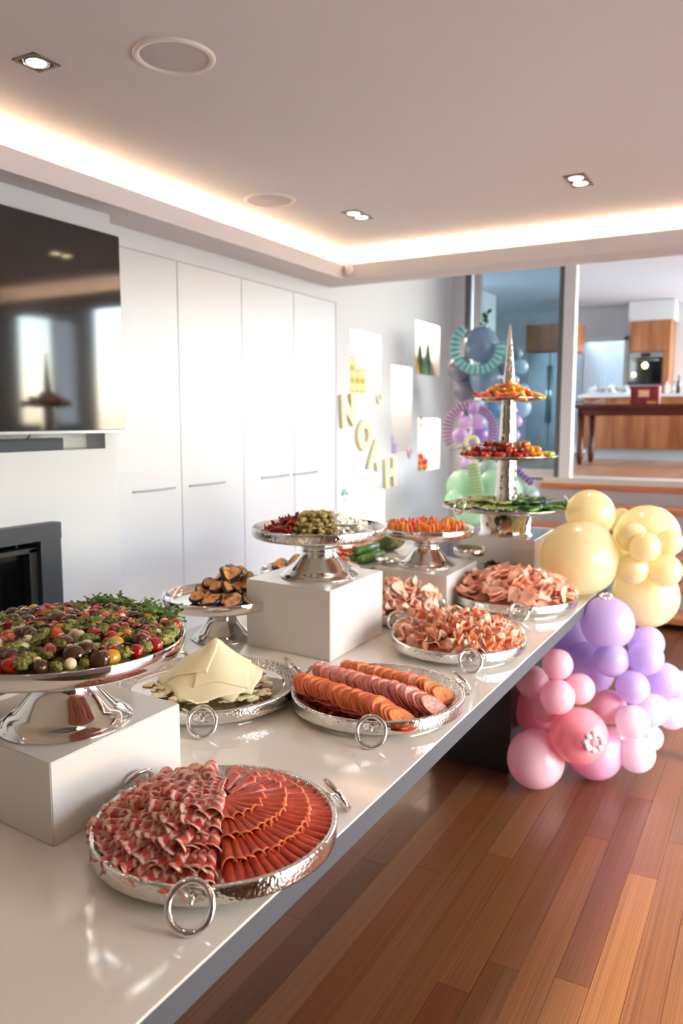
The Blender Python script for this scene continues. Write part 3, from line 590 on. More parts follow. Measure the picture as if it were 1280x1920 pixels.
# three tier tower
TX, TY, TZ = -1.135, 3.68, 1.003
t = thing('tiered_tower', 'three tier steel food tower with a hammered pointed shaft', 'stand', (TX, TY, TZ))
link('drum_base', mesh('drum', *lathe([(.0001, 0), (.127, 0), (.127, .004), (.122, .008), (.118, .012), (.118, .115), (.0001, .115)], 64), M_chrome, True), t)
def tier(R, z, nm):
    p = link(nm, mesh('tier', *lathe([(.04, z-.012), (R*.5, z-.012), (R-.02, z-.004), (R-.002, z+.006), (R, z+.009), (R-.003, z+.010), (R-.02, z+.001), (.04, z-.008)], 96), M_chrome, True), t); return p
tier(.300, .128, 'bottom_tier'); tier(.238, .370, 'middle_tier'); tier(.163, .640, 'top_tier')
link('shaft', mesh('shaft', *lathe([(.055, .12), (.047, .25), (.044, .37), (.038, .5), (.032, .63), (.024, .75), (.013, .88), (.005, .975), (.0005, .995)], 40), M_sham, True), t)
for a in (-2.1, .35):
    h = link('ring_handle', RING, t, (.285*math.cos(a), .285*math.sin(a), .152), color=None); h.rotation_euler = (Matrix.Rotation(a+PI/2, 4, 'Z') @ Matrix.Rotation(math.radians(70), 4, 'X')).to_euler()
    link('lug', bevbox('lug', -.01, .012, -.012, .012, .132, .14, M_chrome, .002), t, (.287*math.cos(a), .287*math.sin(a), 0), (0, 0, a))

# ================================================================== FOOD
# --- front tray: red beef rolls (right half) and marbled coppa (left half)
def roll_mesh(L, r, turn, wav, mats, seed, rim=.955):
    rn = random.Random(seed); p1, p2 = rn.uniform(0, 6), rn.uniform(0, 6)
    def fn(u, v):
        a = PI/2+(v-.5)*turn; q = r*(.38+.62*u**.8)*(1+.08*math.sin(4*v+p1)+.05*math.sin(9*u+p2)); fl_ = 1+(.10 if rim > .9 else .24)*max(0, u-.85)/.15*(1+wav*math.sin(v*8+p1))
        return (u*L+.004*math.sin(v*7+p1)*u, q*fl_*math.cos(a), q*.9*fl_*math.sin(a)+.002*wav*math.sin(u*11+v*5))
    return sheet('roll', fn, 20, 14, .0013, mats, edge=lambda u, v: 1 if (u > rim or (rim < .9 and v < .14)) and len(mats) > 1 else 0)
beef = [roll_mesh(.084, .0105, 4.8, .12, [M_beef, M_fat], i) for i in range(5)]
copp = [roll_mesh(.072, .0118, 3.9, .55, [M_coppa, M_cfat], 20+i, .88) for i in range(6)]
FX, FY2 = -.848, 1.080; CX1, CY1 = -.875, 1.10
AX = math.radians(-53)
def hgt(x, y): return T+.040+.042*max(0, 1-(math.hypot(x-CX1, y-CY1)/.215)**2)
def rad_at(a, k):   # distance from fan centre to tray circle of radius k
    dx, dy = FX-CX1, FY2-CY1; b = dx*math.cos(a)+dy*math.sin(a); return -b+math.sqrt(max(0, b*b-dx*dx-dy*dy+k*k))
n = 0
for ri, (k, cnt, nm) in enumerate(((.208, 31, 'outer'), (.165, 26, 'second'), (.120, 19, 'third'), (.08, 9, 'innermost'))):
    for i in range(cnt):
        f_ = (i+.5)/cnt; a = AX+PI*(.02+.96*f_)+U(-.015, .015); d = rad_at(a, k)-.072; x, y = FX+d*math.cos(a), FY2+d*math.sin(a)
        z = hgt(FX+(d+.04)*math.cos(a), FY2+(d+.04)*math.sin(a))-.006+.003*ri
        tilt = math.radians(9+3*(3-ri))
        o = link('beef_slice', random.choice(beef), None, (x, y, z+.012), (0, 0, 0), scale=(1, U(.9, 1.1), U(1.05, 1.35)))
        o.rotation_euler = (Matrix.Rotation(a, 4, 'Z') @ Matrix.Rotation(tilt, 4, 'Y') @ Matrix.Rotation(U(-.25, .25), 4, 'X')).to_euler()
        tag(o, f'red dried beef roll, {nm} ring of the front tray, {"far" if f_ > .62 else "near" if f_ < .3 else "right"} part', 'meat slice', 'red beef rolls on the front tray'); n += 1
for ri, (k, cnt, nm) in enumerate(((.212, 34, 'outer'), (.180, 29, 'second'), (.146, 23, 'third'), (.110, 17, 'fourth'), (.075, 10, 'innermost'))):
    for i in range(cnt):
        f_ = (i+.5)/cnt; a = AX-PI*(.02+.96*f_)+U(-.03, .03); d = rad_at(a, k)-.060; x, y = FX+d*math.cos(a), FY2+d*math.sin(a)
        z = hgt(FX+(d+.035)*math.cos(a), FY2+(d+.035)*math.sin(a))-.004+.004*ri
        o = link('coppa_slice', random.choice(copp), None, (x, y, z+.010), scale=(U(.85, 1.1), U(.9, 1.2), U(.9, 1.25)))
        o.rotation_euler = (Matrix.Rotation(a, 4, 'Z') @ Matrix.Rotation(math.radians(8+2*(4-ri)+U(-6, 6)), 4, 'Y') @ Matrix.Rotation(U(-.4, .4), 4, 'X')).to_euler()
        tag(o, f'marbled coppa slice, {nm} ring of the front tray, {"far" if f_ > .62 else "near" if f_ < .3 else "left"} part', 'meat slice', 'marbled coppa slices on the front tray')
for col in range(2):
    for i in range(10):
        s_ = i/9-.5; a = math.radians(209+s_*70*(1 if col else .6)); x = FX-.004-.030*col*.9+FV[0]*s_*-.0+FV[0]*(-s_)*.115; y = FY2+.012-.016*col+FV[1]*(-s_)*.115
        o = link('coppa_slice', copp[i % 6], None, (x, y, hgt(x, y)+.016+.004*(1-col)), scale=(.86, U(.95, 1.15), U(.9, 1.1)))
        o.rotation_euler = (Matrix.Rotation(a, 4, 'Z') @ Matrix.Rotation(math.radians(7+7*col), 4, 'Y') @ Matrix.Rotation(U(-.3, .3), 4, 'X')).to_euler()
        tag(o, f'marbled coppa slice, {"left" if col else "right"} column at the centre of the front tray, {"far" if s_ < -.17 else "near" if s_ > .17 else "central"} part', 'meat slice', 'marbled coppa slices on the front tray')
fill = mesh('fill', *lathe([(.196, 0), (.17, .012), (.12, .028), (.06, .038), (.0001, .04)], 40), M_beef, True)
o = link('meat_bed', fill, None, (CX1, CY1, T+.031)); tag(o, 'tight mass of meat slices under the fan on the front tray', 'meat slices', kind='stuff')

# --- salami rows
sal = {}
M_rim1 = mat('orange_salami_edge', C(224, 108, 56), .4, coat=.1); M_rim2 = mat('pink_salami_edge', C(218, 120, 104), .4, coat=.1)
for nm, m, mr_ in (('o', M_sal1, M_rim1), ('p', M_sal2, M_rim2)):
    sal[nm] = [sheet('salami', lambda u, v, p=p: ((u-.5)*.0+.0+.006*math.sin(v*6+p)*.4-.020*math.cos((u)*PI)*0+(u*.038)*math.sin(v*2*PI)*.10, u*.037*math.cos(v*2*PI), u*.040*math.sin(v*2*PI)+.0015*math.sin(5*v*2*PI+p)*u), 8, 30, .0018, [m, mr_], closed=True, edge=lambda u, v: 1 if u > .9 else 0) for p in (0, 1.7, 3.1, 4.4)]
rows = [((-1.105, 1.795), (-.775, 1.715), 'o', 'front orange', 25, .0), ((-1.10, 1.882), (-.735, 1.822), 'p', 'middle pink', 27, .006), ((-1.055, 1.965), (-.745, 1.920), 'o', 'rear orange', 23, .0)]
for (a, b, kd, nm, cnt, dz) in rows:
    ang = math.atan2(b[1]-a[1], b[0]-a[0])
    for i in range(cnt):
        s = i/(cnt-1); x = a[0]+(b[0]-a[0])*s; y = a[1]+(b[1]-a[1])*s+U(-.002, .002)
        end = min(1, (1-s)*6); lean = 46+18*(1-end)
        o = link('salami_slice', random.choice(sal[kd]), None, (x, y, T+.0515+dz-.006*(1-end)), scale=(1, U(.98, 1.1), U(1.0, 1.12)))
        o.rotation_euler = (Matrix.Rotation(ang+U(-.06, .06), 4, 'Z') @ Matrix.Rotation(-math.radians(lean+U(-3, 3)), 4, 'Y') @ Matrix.Rotation(U(-.1, .1)+PI*(i % 2), 4, 'X')).to_euler()
        tag(o, f'{"pale pink" if kd == "p" else "orange"} salami slice in the {nm} row, {"left" if s < .34 else "right" if s > .66 else "middle"} part', 'salami slice', nm+' salami row')
    if kd == 'o':
        lay = sheet('under_slice', lambda u, v: (u*.036*math.cos(v*2*PI), u*.036*math.sin(v*2*PI), .0012*math.sin(4*v*2*PI)*u), 2, 20, .0016, [mat('salami_dark', C(176, 66, 30), .4, sss=.1, var=(C(150, 40, 20), 90, 2, .4, .6)) if 'salami_dark' not in MATS else MATS['salami_dark']], closed=True)
        for i in range(34):
            s = (i % 12)/11; x = a[0]+(b[0]-a[0])*s+U(-.006, .006); y = a[1]+(b[1]-a[1])*s-.010+U(-.004, .004)-.0
            o = link('salami_slice', lay, None, (x, y, T+.0315+.0034*(i//12)*2+.002*(i % 2)), (U(-.05, .05), U(-.12, .0), U(0, 6))); tag(o, f'dark edged salami slice lying flat under the {nm} row, {"left" if s < .34 else "right" if s > .66 else "middle"} part', 'salami slice', nm+' salami row, bottom layer')

# --- crumpled ham ribbons
def ruffle(m, k, amp, cup, seed, nr=8, nt=46, R=.04):
    rn = random.Random(seed); ph = rn.uniform(0, 6); e = rn.uniform(.6, .9)
    def fn(u, v):
        a = v*2*PI; z = amp*u*(math.sin(k*a+ph)+.35*math.sin((k+2)*a+2*ph))+cup*u*u; q = R*u*(1-.12*math.sin((k+1)*a+ph))
        return (q*math.cos(a)*(.9-.25*abs(z)/R), q*math.sin(a)*e, z)
    return sheet('ruffled_slice', fn, nr, nt, .0012, [m], closed=True)
def fold(m, seed, R=.05):
    """a slice folded in half and fanned open"""
    rn = random.Random(seed); ph = rn.uniform(0, 6); op = rn.uniform(.25, .6); w = rn.uniform(.002, .006)
    def fn(u, v):
        a = v*2*PI; q = R*u; x = q*math.cos(a); y = q*math.sin(a); s = 1 if y >= 0 else -1
        ya = abs(y); z = ya*math.sin(op)*.9 if s > 0 else ya*math.sin(op)*.15
        return (x+w*math.sin(ya*120+ph), ya*math.cos(op*s*.5)*(.95 if s > 0 else 1.0), z+w*math.sin(x*90+ph)*u+(0 if s < 0 else .003))
    return sheet('folded_slice', fn, 6, 44, .0014, [m], closed=True)
def heap(cx, cy, z0, R, hh, n, meshes, name, noun, cat, group, seed, size=1., tilt=.7, skip=None, layers=1):
    global random
    rnd = random.Random(seed)
    for i, (dx, dy) in enumerate(disk(R, n, seed)):
        q = math.hypot(dx, dy)/R
        if skip and skip(cx+dx, cy+dy): continue
        z = z0+hh*(1-q**2.2); a = math.atan2(dy, dx)
        o = link(name, rnd.choice(meshes), None, (cx+dx, cy+dy, z), scale=size*rnd.uniform(.8, 1.15))
        o.rotation_euler = (Matrix.Rotation(a, 4, 'Z') @ Matrix.Rotation(q*tilt*.8+rnd.uniform(-tilt, tilt)*.6, 4, 'Y') @ Matrix.Rotation(rnd.uniform(-tilt, tilt)*.7, 4, 'X') @ Matrix.Rotation(rnd.uniform(0, 6.3), 4, 'Z')).to_euler()
        tag(o, f'{noun}, {where(cx+dx, cy+dy, cx, cy, R)}', cat, group)
pr = [ruffle(M_pros, k, a, c, i, R=.040) for i, (k, a, c) in enumerate(((3, .014, .012), (4, .012, .016), (2, .016, .01), (5, .010, .018), (3, .018, .006)))]
heap(-.925, 2.495, T+.052, .188, .044, 125, pr, 'prosciutto_ribbon', 'crumpled orange pink prosciutto ribbon on the edge tray', 'meat slice', 'prosciutto ribbons', 31, 1.08, .9)
def quarter(m, seed, R=.07):
    """a thin slice folded twice into an open fan"""
    rn = random.Random(seed); W = rn.uniform(.8, 1.25); op = rn.uniform(.010, .018); w = rn.uniform(.002, .004); ph = rn.uniform(0, 6)
    def fn(u, v):
        t_ = v*3; a = W/2*math.cos(PI*t_); q = R*(.12+.88*u)*(1+.04*math.sin(v*17+ph))
        return (q*math.cos(a)-.6*R, q*math.sin(a), op*t_*(.25+.75*u)+w*math.sin(q*110+ph)*u+.012*u*u)
    return sheet('folded_slice', fn, 7, 60, .0011, [m])
mo = [quarter(M_mort, i) for i in range(6)]+[ruffle(M_mort, 3, .014, .012, 50, R=.044), fold(M_mort, 3, .05)]
heap(-.950, 3.235, T+.050, .222, .058, 190, mo, 'ham_slice', 'folded pink ham slice on the far tray', 'meat slice', 'pink ham slices', 32, .88, .7)
pa = [ruffle(M_pale, k, a, .012, 60+i, R=.046) for i, (k, a) in enumerate(((3, .014), (4, .012), (2, .018)))]+[quarter(M_pale, 70+i) for i in range(3)]
heap(-1.32, 2.80, T+.050, .18, .062, 90, pa, 'pale_ham_slice', 'crumpled pale ham slice between the plinths', 'meat slice', 'pale ham slices', 33, .9, .8)
for (x, y, R, m) in ((-.925, 2.495, .18, M_pros), (-.95, 3.235, .21, M_mort), (-1.32, 2.80, .17, M_pale)):
    hh = .055 if R > .17 else .05
    o = link('meat_bed', mesh('core', *lathe([(R, 0), (R*.85, hh*.35), (R*.5, hh*.85), (.0001, hh)], 36), m, True), None, (x, y, T+.031)); tag(o, f'packed slices inside the heap on the {"prosciutto" if m == M_pros else "far pink ham" if m == M_mort else "pale ham"} tray', 'meat slices', kind='stuff')

# --- cheese mound
CHX, CHY = -1.372, 1.705
PKX, PKY = .0, .035    # peak of the mound in the tray's frame
def ch_h(x, y):
    d = math.hypot((x-PKX)*.95, (y-PKY)*1.05); return .118*max(0, 1-d/.172)**1.1+.004*math.sin(x*40)*math.cos(y*33)*(d > .02)
def draped(cx, cy, s, rot, lift, curl=0, seed=0):
    c_, s_ = math.cos(rot), math.sin(rot)
    def fn(u, v):
        a = (u-.5)*s*(1+.03*math.sin(v*9+seed)); b = (v-.5)*s*(1+.03*math.sin(u*8+seed)); x = cx+a*c_-b*s_; y = cy+a*s_+b*c_
        z = ch_h(x, y)+lift+.0012*math.sin(u*7+seed)*math.sin(v*6)
        if curl: z += curl*max(0, u-.8)*max(0, .2-v)*1.0
        return (x, y, z)
    return sheet('cheese_sheet', fn, 20, 20, .002, [M_cheese])
for i, (cx, cy, s, rot, lift, curl, lb) in enumerate(((.0, .02, .235, .2, .002, 0, 'large slice spread at the bottom of the cheese mound'), (-.06, -.01, .16, .9, .006, 0, 'slice on the left slope of the cheese mound'), (.055, .03, .17, .35, .007, 0, 'slice on the right slope of the cheese mound'),
        (-.02, .07, .16, 1.3, .008, 0, 'slice over the back of the cheese mound'), (.03, -.055, .17, -.55, .011, .5, 'large smooth slice draped down the front of the mound, corner curling'), (.045, .01, .15, .55, .0145, 0, 'slice folded over the right shoulder of the cheese mound'), (-.035, -.01, .12, .25, .0165, 0, 'small slice on top at the left of the peak'))):
    o = link('cheese_slice', draped(cx, cy, s, rot, lift, curl, i*1.7), None, (CHX, CHY, T+.031)); tag(o, 'pale yellow cheese '+lb, 'cheese slice', 'sliced cheese mound')
chip = [sheet('chip', lambda u, v, p=p: ((u-.5)*.036*(1+.25*math.sin(v*5+p)), (v-.5)*.026*(1+.2*math.cos(u*6+p)), .002*math.sin(u*4+p)), 4, 4, .002, [M_cheese]) for p in (0, 2, 4)]
for i in range(110):
    a = U(0, 2*PI); d = U(.115, .165) if i % 3 else U(.14, .178); x, y = PKX*.3+d*math.cos(a), PKY*.3+d*math.sin(a)*.95
    o = link('cheese_piece', chip[i % 3], None, (CHX+x, CHY+y, T+.034+U(0, .014)*max(0, (.178-d)/.05)), (U(-.1, .1), U(-.1, .1), U(0, 6)), scale=U(.5, 1.1)); tag(o, f'torn cheese piece at the foot of the mound, {where(x, y, 0, 0, .25)}', 'cheese piece', 'torn cheese pieces')
# --- eggplant
def egg_slice(seed):
    rn = random.Random(seed); w = rn.uniform(.024, .031); L = w*rn.uniform(1.05, 1.4); b = rn.uniform(-.25, .25)
    v = []; f = []; n = 20; h = .0095
    for z, s in ((-h, .84), (-h*.6, 1.02), (h*.6, 1.02), (h, .84)):
        for i in range(n):
            a = 2*PI*i/n; q = s*(1+.06*math.sin(3*a+seed)); x = L*q*math.cos(a); v.append((x, w*q*math.sin(a), z+b*x*x*18+.0015*math.sin(a*4+seed)))
    for k in range(3):
        for i in range(n): f.append((k*n+i, k*n+(i+1) % n, (k+1)*n+(i+1) % n, (k+1)*n+i))
    f.append(tuple(range(n))[::-1]); f.append(tuple(3*n+i for i in range(n)))
    me = mesh('eggplant', v, f, M_skin, True); me.materials.append(M_char); me.polygons[-1].material_index = 1; me.polygons[-2].material_index = 1
    me.polygons[-1].use_smooth = False; me.polygons[-2].use_smooth = False; return me
eg = [egg_slice(i) for i in range(6)]
for (cx, cy, n, R, hh, lb) in ((-1.685, 2.235, 44, .125, .088, 'on the stand behind the cheese'), (-1.70, 2.80, 36, .15, .02, 'in the rear dish')):
    z0 = T+.162-.014; i = 0
    rnd = random.Random(int(n))
    for lay in range(3):
        m_ = int(n*(.5, .32, .18)[lay]); Rl = R*(1, .68, .36)[lay]
        for dx, dy in disk(Rl, m_, 40+lay+n):
            o = link('eggplant_slice', rnd.choice(eg), None, (cx+dx, cy+dy, z0+.008+hh*.42*lay+.01*rnd.random()), scale=rnd.uniform(.85, 1.1))
            az = rnd.uniform(-2.4, .2); o.rotation_euler = (Matrix.Rotation(az, 4, 'Z') @ Matrix.Rotation(rnd.uniform(.35, 1.15), 4, 'Y') @ Matrix.Rotation(rnd.uniform(0, 6), 4, 'Z')).to_euler()
            tag(o, f'grilled eggplant slice {lb}, {["bottom", "middle", "top"][lay]} layer, {where(dx, dy, 0, 0, R)}', 'eggplant slice', 'grilled eggplant '+lb)
# --- tomato salad
SX, SY, SZ, SR = -1.265, 1.105, 1.092, .226
def sh(q): return .020+.020*(1-q*q)
dome = lathe([(SR, .012)]+[(SR*q, sh(q)) for q in (.97, .9, .75, .6, .45, .3, .15, .001)], 60)
rn = random.Random(5); dome = ([(x, y, z+rn.uniform(-.003, .003)) for x, y, z in dome[0]], dome[1])
o = link('pesto_bed', mesh('pesto_bed', *dome, M_pesto, True), None, (SX, SY, SZ-.008)); tag(o, 'chopped green pesto and herbs under the tomato salad', 'pesto', kind='stuff')
tom = mesh('tomato', *ball(.0155, .0125, .0125, 18, 12), M_glossany, True); scar = mesh('scar', *ball(.002, .002, .0008, 8, 6), M_any, True); moz = mesh('moz', *ball(.0125, .0118, .0112, 16, 12), M_moz, True)
clump = [mesh('clump', *ball(.015, .012, .009, 26, 16, fn=lambda a, p, s=s: 1+.16*math.sin(4*a+s)*math.cos(3*p)+.12*math.sin(9*a+4*p+s)+.10*math.sin(14*a-9*p+2*s)+.08*math.cos(11*p+s)), M_pesto, True) for s in range(5)]
tcols = [(C(168, 20, 12), 'red'), (C(178, 26, 14), 'red'), (C(158, 22, 14), 'red'), (C(172, 30, 16), 'red'), (C(84, 36, 20), 'dark brown'), (C(74, 40, 22), 'dark brown'), (C(204, 84, 22), 'orange'), (C(204, 150, 38), 'yellow'), (C(122, 134, 46), 'green')]
pts = disk(SR*.94, 380, 77, 1.6)+[(SR*.985*math.cos(k*2*PI/56+U(-.03, .03)), SR*.985*math.sin(k*2*PI/56)) for k in range(56)]; random.shuffle(pts)
for i, (dx, dy) in enumerate(pts):
    q = math.hypot(dx, dy)/SR; z = SZ-.008+sh(min(q, 1)); w_ = where(dx, dy, 0, 0, SR); back = (dx*FV[0]+dy*FV[1])/SR
    z += U(-.002, .005)
    if i % 20 < 8:
        c, nm = random.choice(tcols); g = U(.85, 1.12)*(1.28 if 'brown' in nm else 1.08)
        o = link('cherry_tomato', tom, None, (SX+dx, SY+dy, z+.009), rr(-.5, .5, -.6, .6, 0, 6), scale=g*1.05, color=c); link('stem_scar', scar, o, (.0153, 0, 0), (0, PI/2, 0), color=C(110, 90, 40)); tag(o, f'{nm} cherry tomato in the salad, {w_}', 'tomato', 'tomatoes in the salad')
    elif i % 20 < 13:
        o = link('mozzarella_ball', moz, None, (SX+dx, SY+dy, z+.008), rr(0, 6, 0, 6, 0, 6), scale=(U(.8, 1.15), U(.85, 1), U(.8, 1))); tag(o, f'small white mozzarella ball in the salad, {w_}', 'cheese ball', 'mozzarella balls in the salad')
    else:
        o = link('pesto_clump', random.choice(clump), None, (SX+dx, SY+dy, z+.011), (U(-.3, .3), U(-.3, .3), U(0, 6)), scale=U(.7, 1.35)); tag(o, f'lump of green pesto on the salad, {w_}', 'pesto', 'pesto lumps on the salad')
vf = VF(); rn = random.Random(9)
for i in range(100):
    a = rn.uniform(0, 6.3); d = SR*.93*math.sqrt(rn.random()); x, y = d*math.cos(a), d*math.sin(a); th = rn.gauss(1.0, .35); L = rn.uniform(.012, .045); P = []
    for k in range(7):
        s = (k/6-.5)*L; px, py = x+s*math.cos(th), y+s*math.sin(th)+.002*math.sin(k*1.4+i); q = min(1, math.hypot(px, py)/SR); P.append((px, py, sh(q)+.021+.003*math.sin(k*1.1+i*2)))
    add(vf, *tube(P, .0016, 6))
o = link('balsamic_drizzle', mesh('drizzle', *vf, M_bals, True), None, (SX, SY, SZ-.008)); tag(o, 'thin dark balsamic drizzle over the tomato salad', 'dressing', kind='stuff')
def leaf_mesh(L, W, lob):
    v = []; f = []; n = 8
    for i in range(n+1):
        u = i/n; w = W*math.sin(PI*min(1, u*.92+.06))**.8*(1+lob*math.sin(u*16)); v += [(u*L, -w, .12*w+.15*L*u*u), (u*L, 0, .1*L*math.sin(u*3)), (u*L, w, .12*w+.15*L*u*u)]
    for i in range(n): f += [(3*i, 3*i+1, 3*i+4, 3*i+3), (3*i+1, 3*i+2, 3*i+5, 3*i+4)]
    return mesh('leaf', v, f, M_leaf, True)
basil = leaf_mesh(.030, .010, .0); rocket = leaf_mesh(.034, .0052, .6)
for i in range(34):
    a = U(0, 6.3); d = SR*math.sqrt(U(.02, .98)); x, y = d*math.cos(a), d*math.sin(a)
    o = link('basil_leaf', basil, None, (SX+x, SY+y, SZ+sh(min(1, d/SR))+.001), (U(-.6, .6), U(-.5, .2), U(0, 6)), scale=U(.6, 1.1), color=random.choice([C(70, 118, 30), C(96, 142, 44), C(52, 96, 30)])); tag(o, f'green basil leaf in the salad, {where(x, y, 0, 0, SR)}', 'leaf', 'basil leaves in the salad')
vf = VF(); rkv = ([tuple(v.co) for v in rocket.vertices], [tuple(p.vertices) for p in rocket.polygons])
for i in range(230):
    a = math.radians(92+U(-44, 34)); d = SR*U(.80, .99); x, y = d*math.cos(a), d*math.sin(a)
    add(vf, *tx(rkv, (x, y, .014+U(0, .034)), (U(-.9, .9), U(-.6, .3), U(0, 6.3)), U(.65, 1.2)))
o = link('rocket_leaves', mesh('rocket_leaves', *vf, M_leaf), None, (SX, SY, SZ), color=C(104, 140, 62)); tag(o, 'green rocket leaves heaped along the back of the tomato salad', 'salad leaves', kind='stuff')
# --- olives, dried tomato, feta
OX, OY, OZ = -1.402, 2.370, 1.003+.178-.022
olv = mesh('olive', *ball(.0125, .0095, .0092, 14, 10), M_olive, True)
strip = [sheet('dried', lambda u, v, p=p: ((u-.5)*.034, (v-.5)*.016+.003*math.sin(u*6+p), .005*math.sin(u*5+p)+.004*math.sin(v*5+p)), 7, 5, .0022, [M_dried]) for p in (0, 1.5, 3)]
crumb = [mesh('crumb', *ball(.009, .007, .006, 7, 5, fn=lambda a, p, s=s: 1+.25*math.sin(3*a+s)+.15*math.sin(5*p+s)), M_feta) for s in range(3)]
cntO = cntD = cntF = 0
for lay in range(5):
    Rl = .195*(1-.17*lay)
    for dx, dy in disk(Rl, int(135*(1-.185*lay)), 90+lay, .8):
        a = (dx*RV[0]+dy*RV[1])/.2; b_ = (dx*FV[0]+dy*FV[1])/.2; z = OZ+.008+.0135*lay
        x, y = OX+dx, OY+dy; w_ = where(dx, dy, 0, 0, .2); lw = ['bottom', 'second', 'third', 'fourth', 'top'][lay]
        if lay == 0 and math.hypot(dx, dy) < .10: continue
        if a > .22+.2*max(0, -b_)*.6:
            if a > .8: continue
            for kk in range(2):
                cntF += 1
                if cntF > 260: break
                o = link('feta_crumb', random.choice(crumb), None, (x+U(-.008, .008), y+U(-.008, .008), z+U(-.004, .005)), rr(0, 6, 0, 6, 0, 6), scale=U(1.1, 1.7)); tag(o, f'white feta crumb, {lw} layer, {w_}', 'cheese crumb', 'white feta crumbs')
        elif a < -.42 or (b_ > .35 and a < .1):
            cntD += 1; o = link('dried_tomato', random.choice(strip), None, (x, y, z+.003), rr(-.7, .7, -.7, .7, 0, 6), scale=U(.9, 1.2)); tag(o, f'dark red dried tomato strip on the olive stand, {lw} layer, {w_}', 'dried tomato', 'dried tomato strips')
        else:
            cntO += 1; o = link('olive', olv, None, (x, y, z), rr(-.6, .6, -.6, .6, 0, 6), scale=U(.85, 1.15), color=random.choice([C(176, 158, 74), C(160, 140, 60), C(190, 172, 92), C(146, 126, 52)])); tag(o, f'green brown olive on the middle stand, {lw} layer, {w_}', 'olive', 'olives on the middle stand')
def spoon(loc, rz, tilt, lb, s=1.):
    t = thing('serving_spoon', lb, 'spoon', loc, rz, 'serving spoons'); t.rotation_euler = (0, tilt, rz)
    link('bowl', sheet('bowl', lambda u, v: (u*.028*math.cos(v*2*PI)*s, u*.019*math.sin(v*2*PI)*s, (.008*u*u-.004)*s), 5, 20, .0015, [M_chrome], closed=True), t, (0, 0, .006))
    link('handle', mesh('handle', *tube([(.024*s, 0, .008), (.06*s, 0, .016*s), (.10*s, 0, .010*s), (.16*s, 0, .006)], .0032*s, 8, rf=lambda q: .7+.9*q), M_chrome, True), t)
spoon((-1.345, 2.245, OZ+.022), .25, -.1, 'steel serving spoon resting in the olives')
spoon((-1.545, 3.165, .915), -.40, 0, 'dark reflecting steel spoon lying on the plinth under the vegetable sticks', 1.5)
spoon((-1.50, 3.12, .914), -.30, 0, 'second steel spoon lying on the vegetable stick plinth, nearer the edge', 1.5)
# --- vegetable sticks
VX, VY, VZ = -1.338, 3.193, .913+.172-.022
cup = mesh('cuke', *add(add(VF(), *ball(.016, .014, .009, 12, 8)), [], []), M_veg, True)
for dx, dy in disk(.185, 95, 101):
    c, nm = random.choice([(C(110, 150, 56), 'green cucumber'), (C(88, 134, 44), 'green cucumber'), (C(236, 190, 180), 'pink radish'), (C(140, 170, 80), 'green cucumber')])
    o = link('vegetable_piece', cup, None, (VX+dx, VY+dy, VZ+.004+.006*(1-math.hypot(dx, dy)/.19)), rr(-.4, .4, -.4, .4, 0, 6), color=c, scale=U(.8, 1.1)); tag(o, f'{nm} piece under the sticks, {where(dx, dy, 0, 0, .19)}', 'vegetable', 'cut vegetables under the sticks')
stick = bevbox('stick', -.0045, .0045, -.0045, .0045, 0, .042, M_veg, .0012)
for dx, dy in disk(.172, 110, 102):
    c, nm = random.choice([(C(240, 130, 40), 'orange carrot'), (C(236, 112, 36), 'orange carrot'), (C(244, 176, 40), 'yellow pepper'), (C(226, 70, 44), 'red pepper'), (C(238, 120, 40), 'orange carrot')])
    o = link('vegetable_stick', stick, None, (VX+dx, VY+dy, VZ+.008), rr(-.3, .3, -.3, .3, 0, 6), color=c, scale=(U(.8, 1.2), U(.8, 1.2), U(.8, 1.1))); tag(o, f'upright {nm} stick on the vegetable stand, {where(dx, dy, 0, 0, .18)}', 'vegetable stick', 'upright vegetable sticks')
# --- tower food
def crescent(R, r, span, m):
    return mesh('wedge', *tube([(R*math.cos(a)-R, R*math.sin(a), 0) for a in [span*(k/8-.5) for k in range(9)]], r, 8, rf=lambda q: .35+.65*math.sin(PI*q)**.6), m, True)
wed = [crescent(.04, .011, 1.9, M_glossany), crescent(.05, .013, 1.4, M_veg)]
z0 = TZ+.640+.006
for lay in range(3):
    for dx, dy in disk((.140, .095, .05)[lay], (26, 14, 7)[lay], 110+lay):
        c, nm = random.choice([(C(244, 110, 40), 'orange'), (C(246, 160, 60), 'light orange'), (C(226, 30, 26), 'red'), (C(248, 186, 40), 'yellow'), (C(240, 124, 60), 'orange'), (C(214, 186, 60), 'yellow green')])
        o = link('pepper_wedge', random.choice(wed), None, (TX+dx, TY+dy, z0+.012+.022*lay), rr(-.7, .7, -.7, .7, 0, 6), color=c, scale=U(1.05, 1.4)); tag(o, f'{nm} pepper wedge on the top tier, {["bottom", "middle", "top"][lay]} layer, {where(dx, dy, 0, 0, .14)}', 'pepper wedge', 'pepper wedges on the top tier')
ct = mesh('small_tomato', *ball(.0128, .0118, .0118, 14, 10), M_glossany, True); z0 = TZ+.370+.004
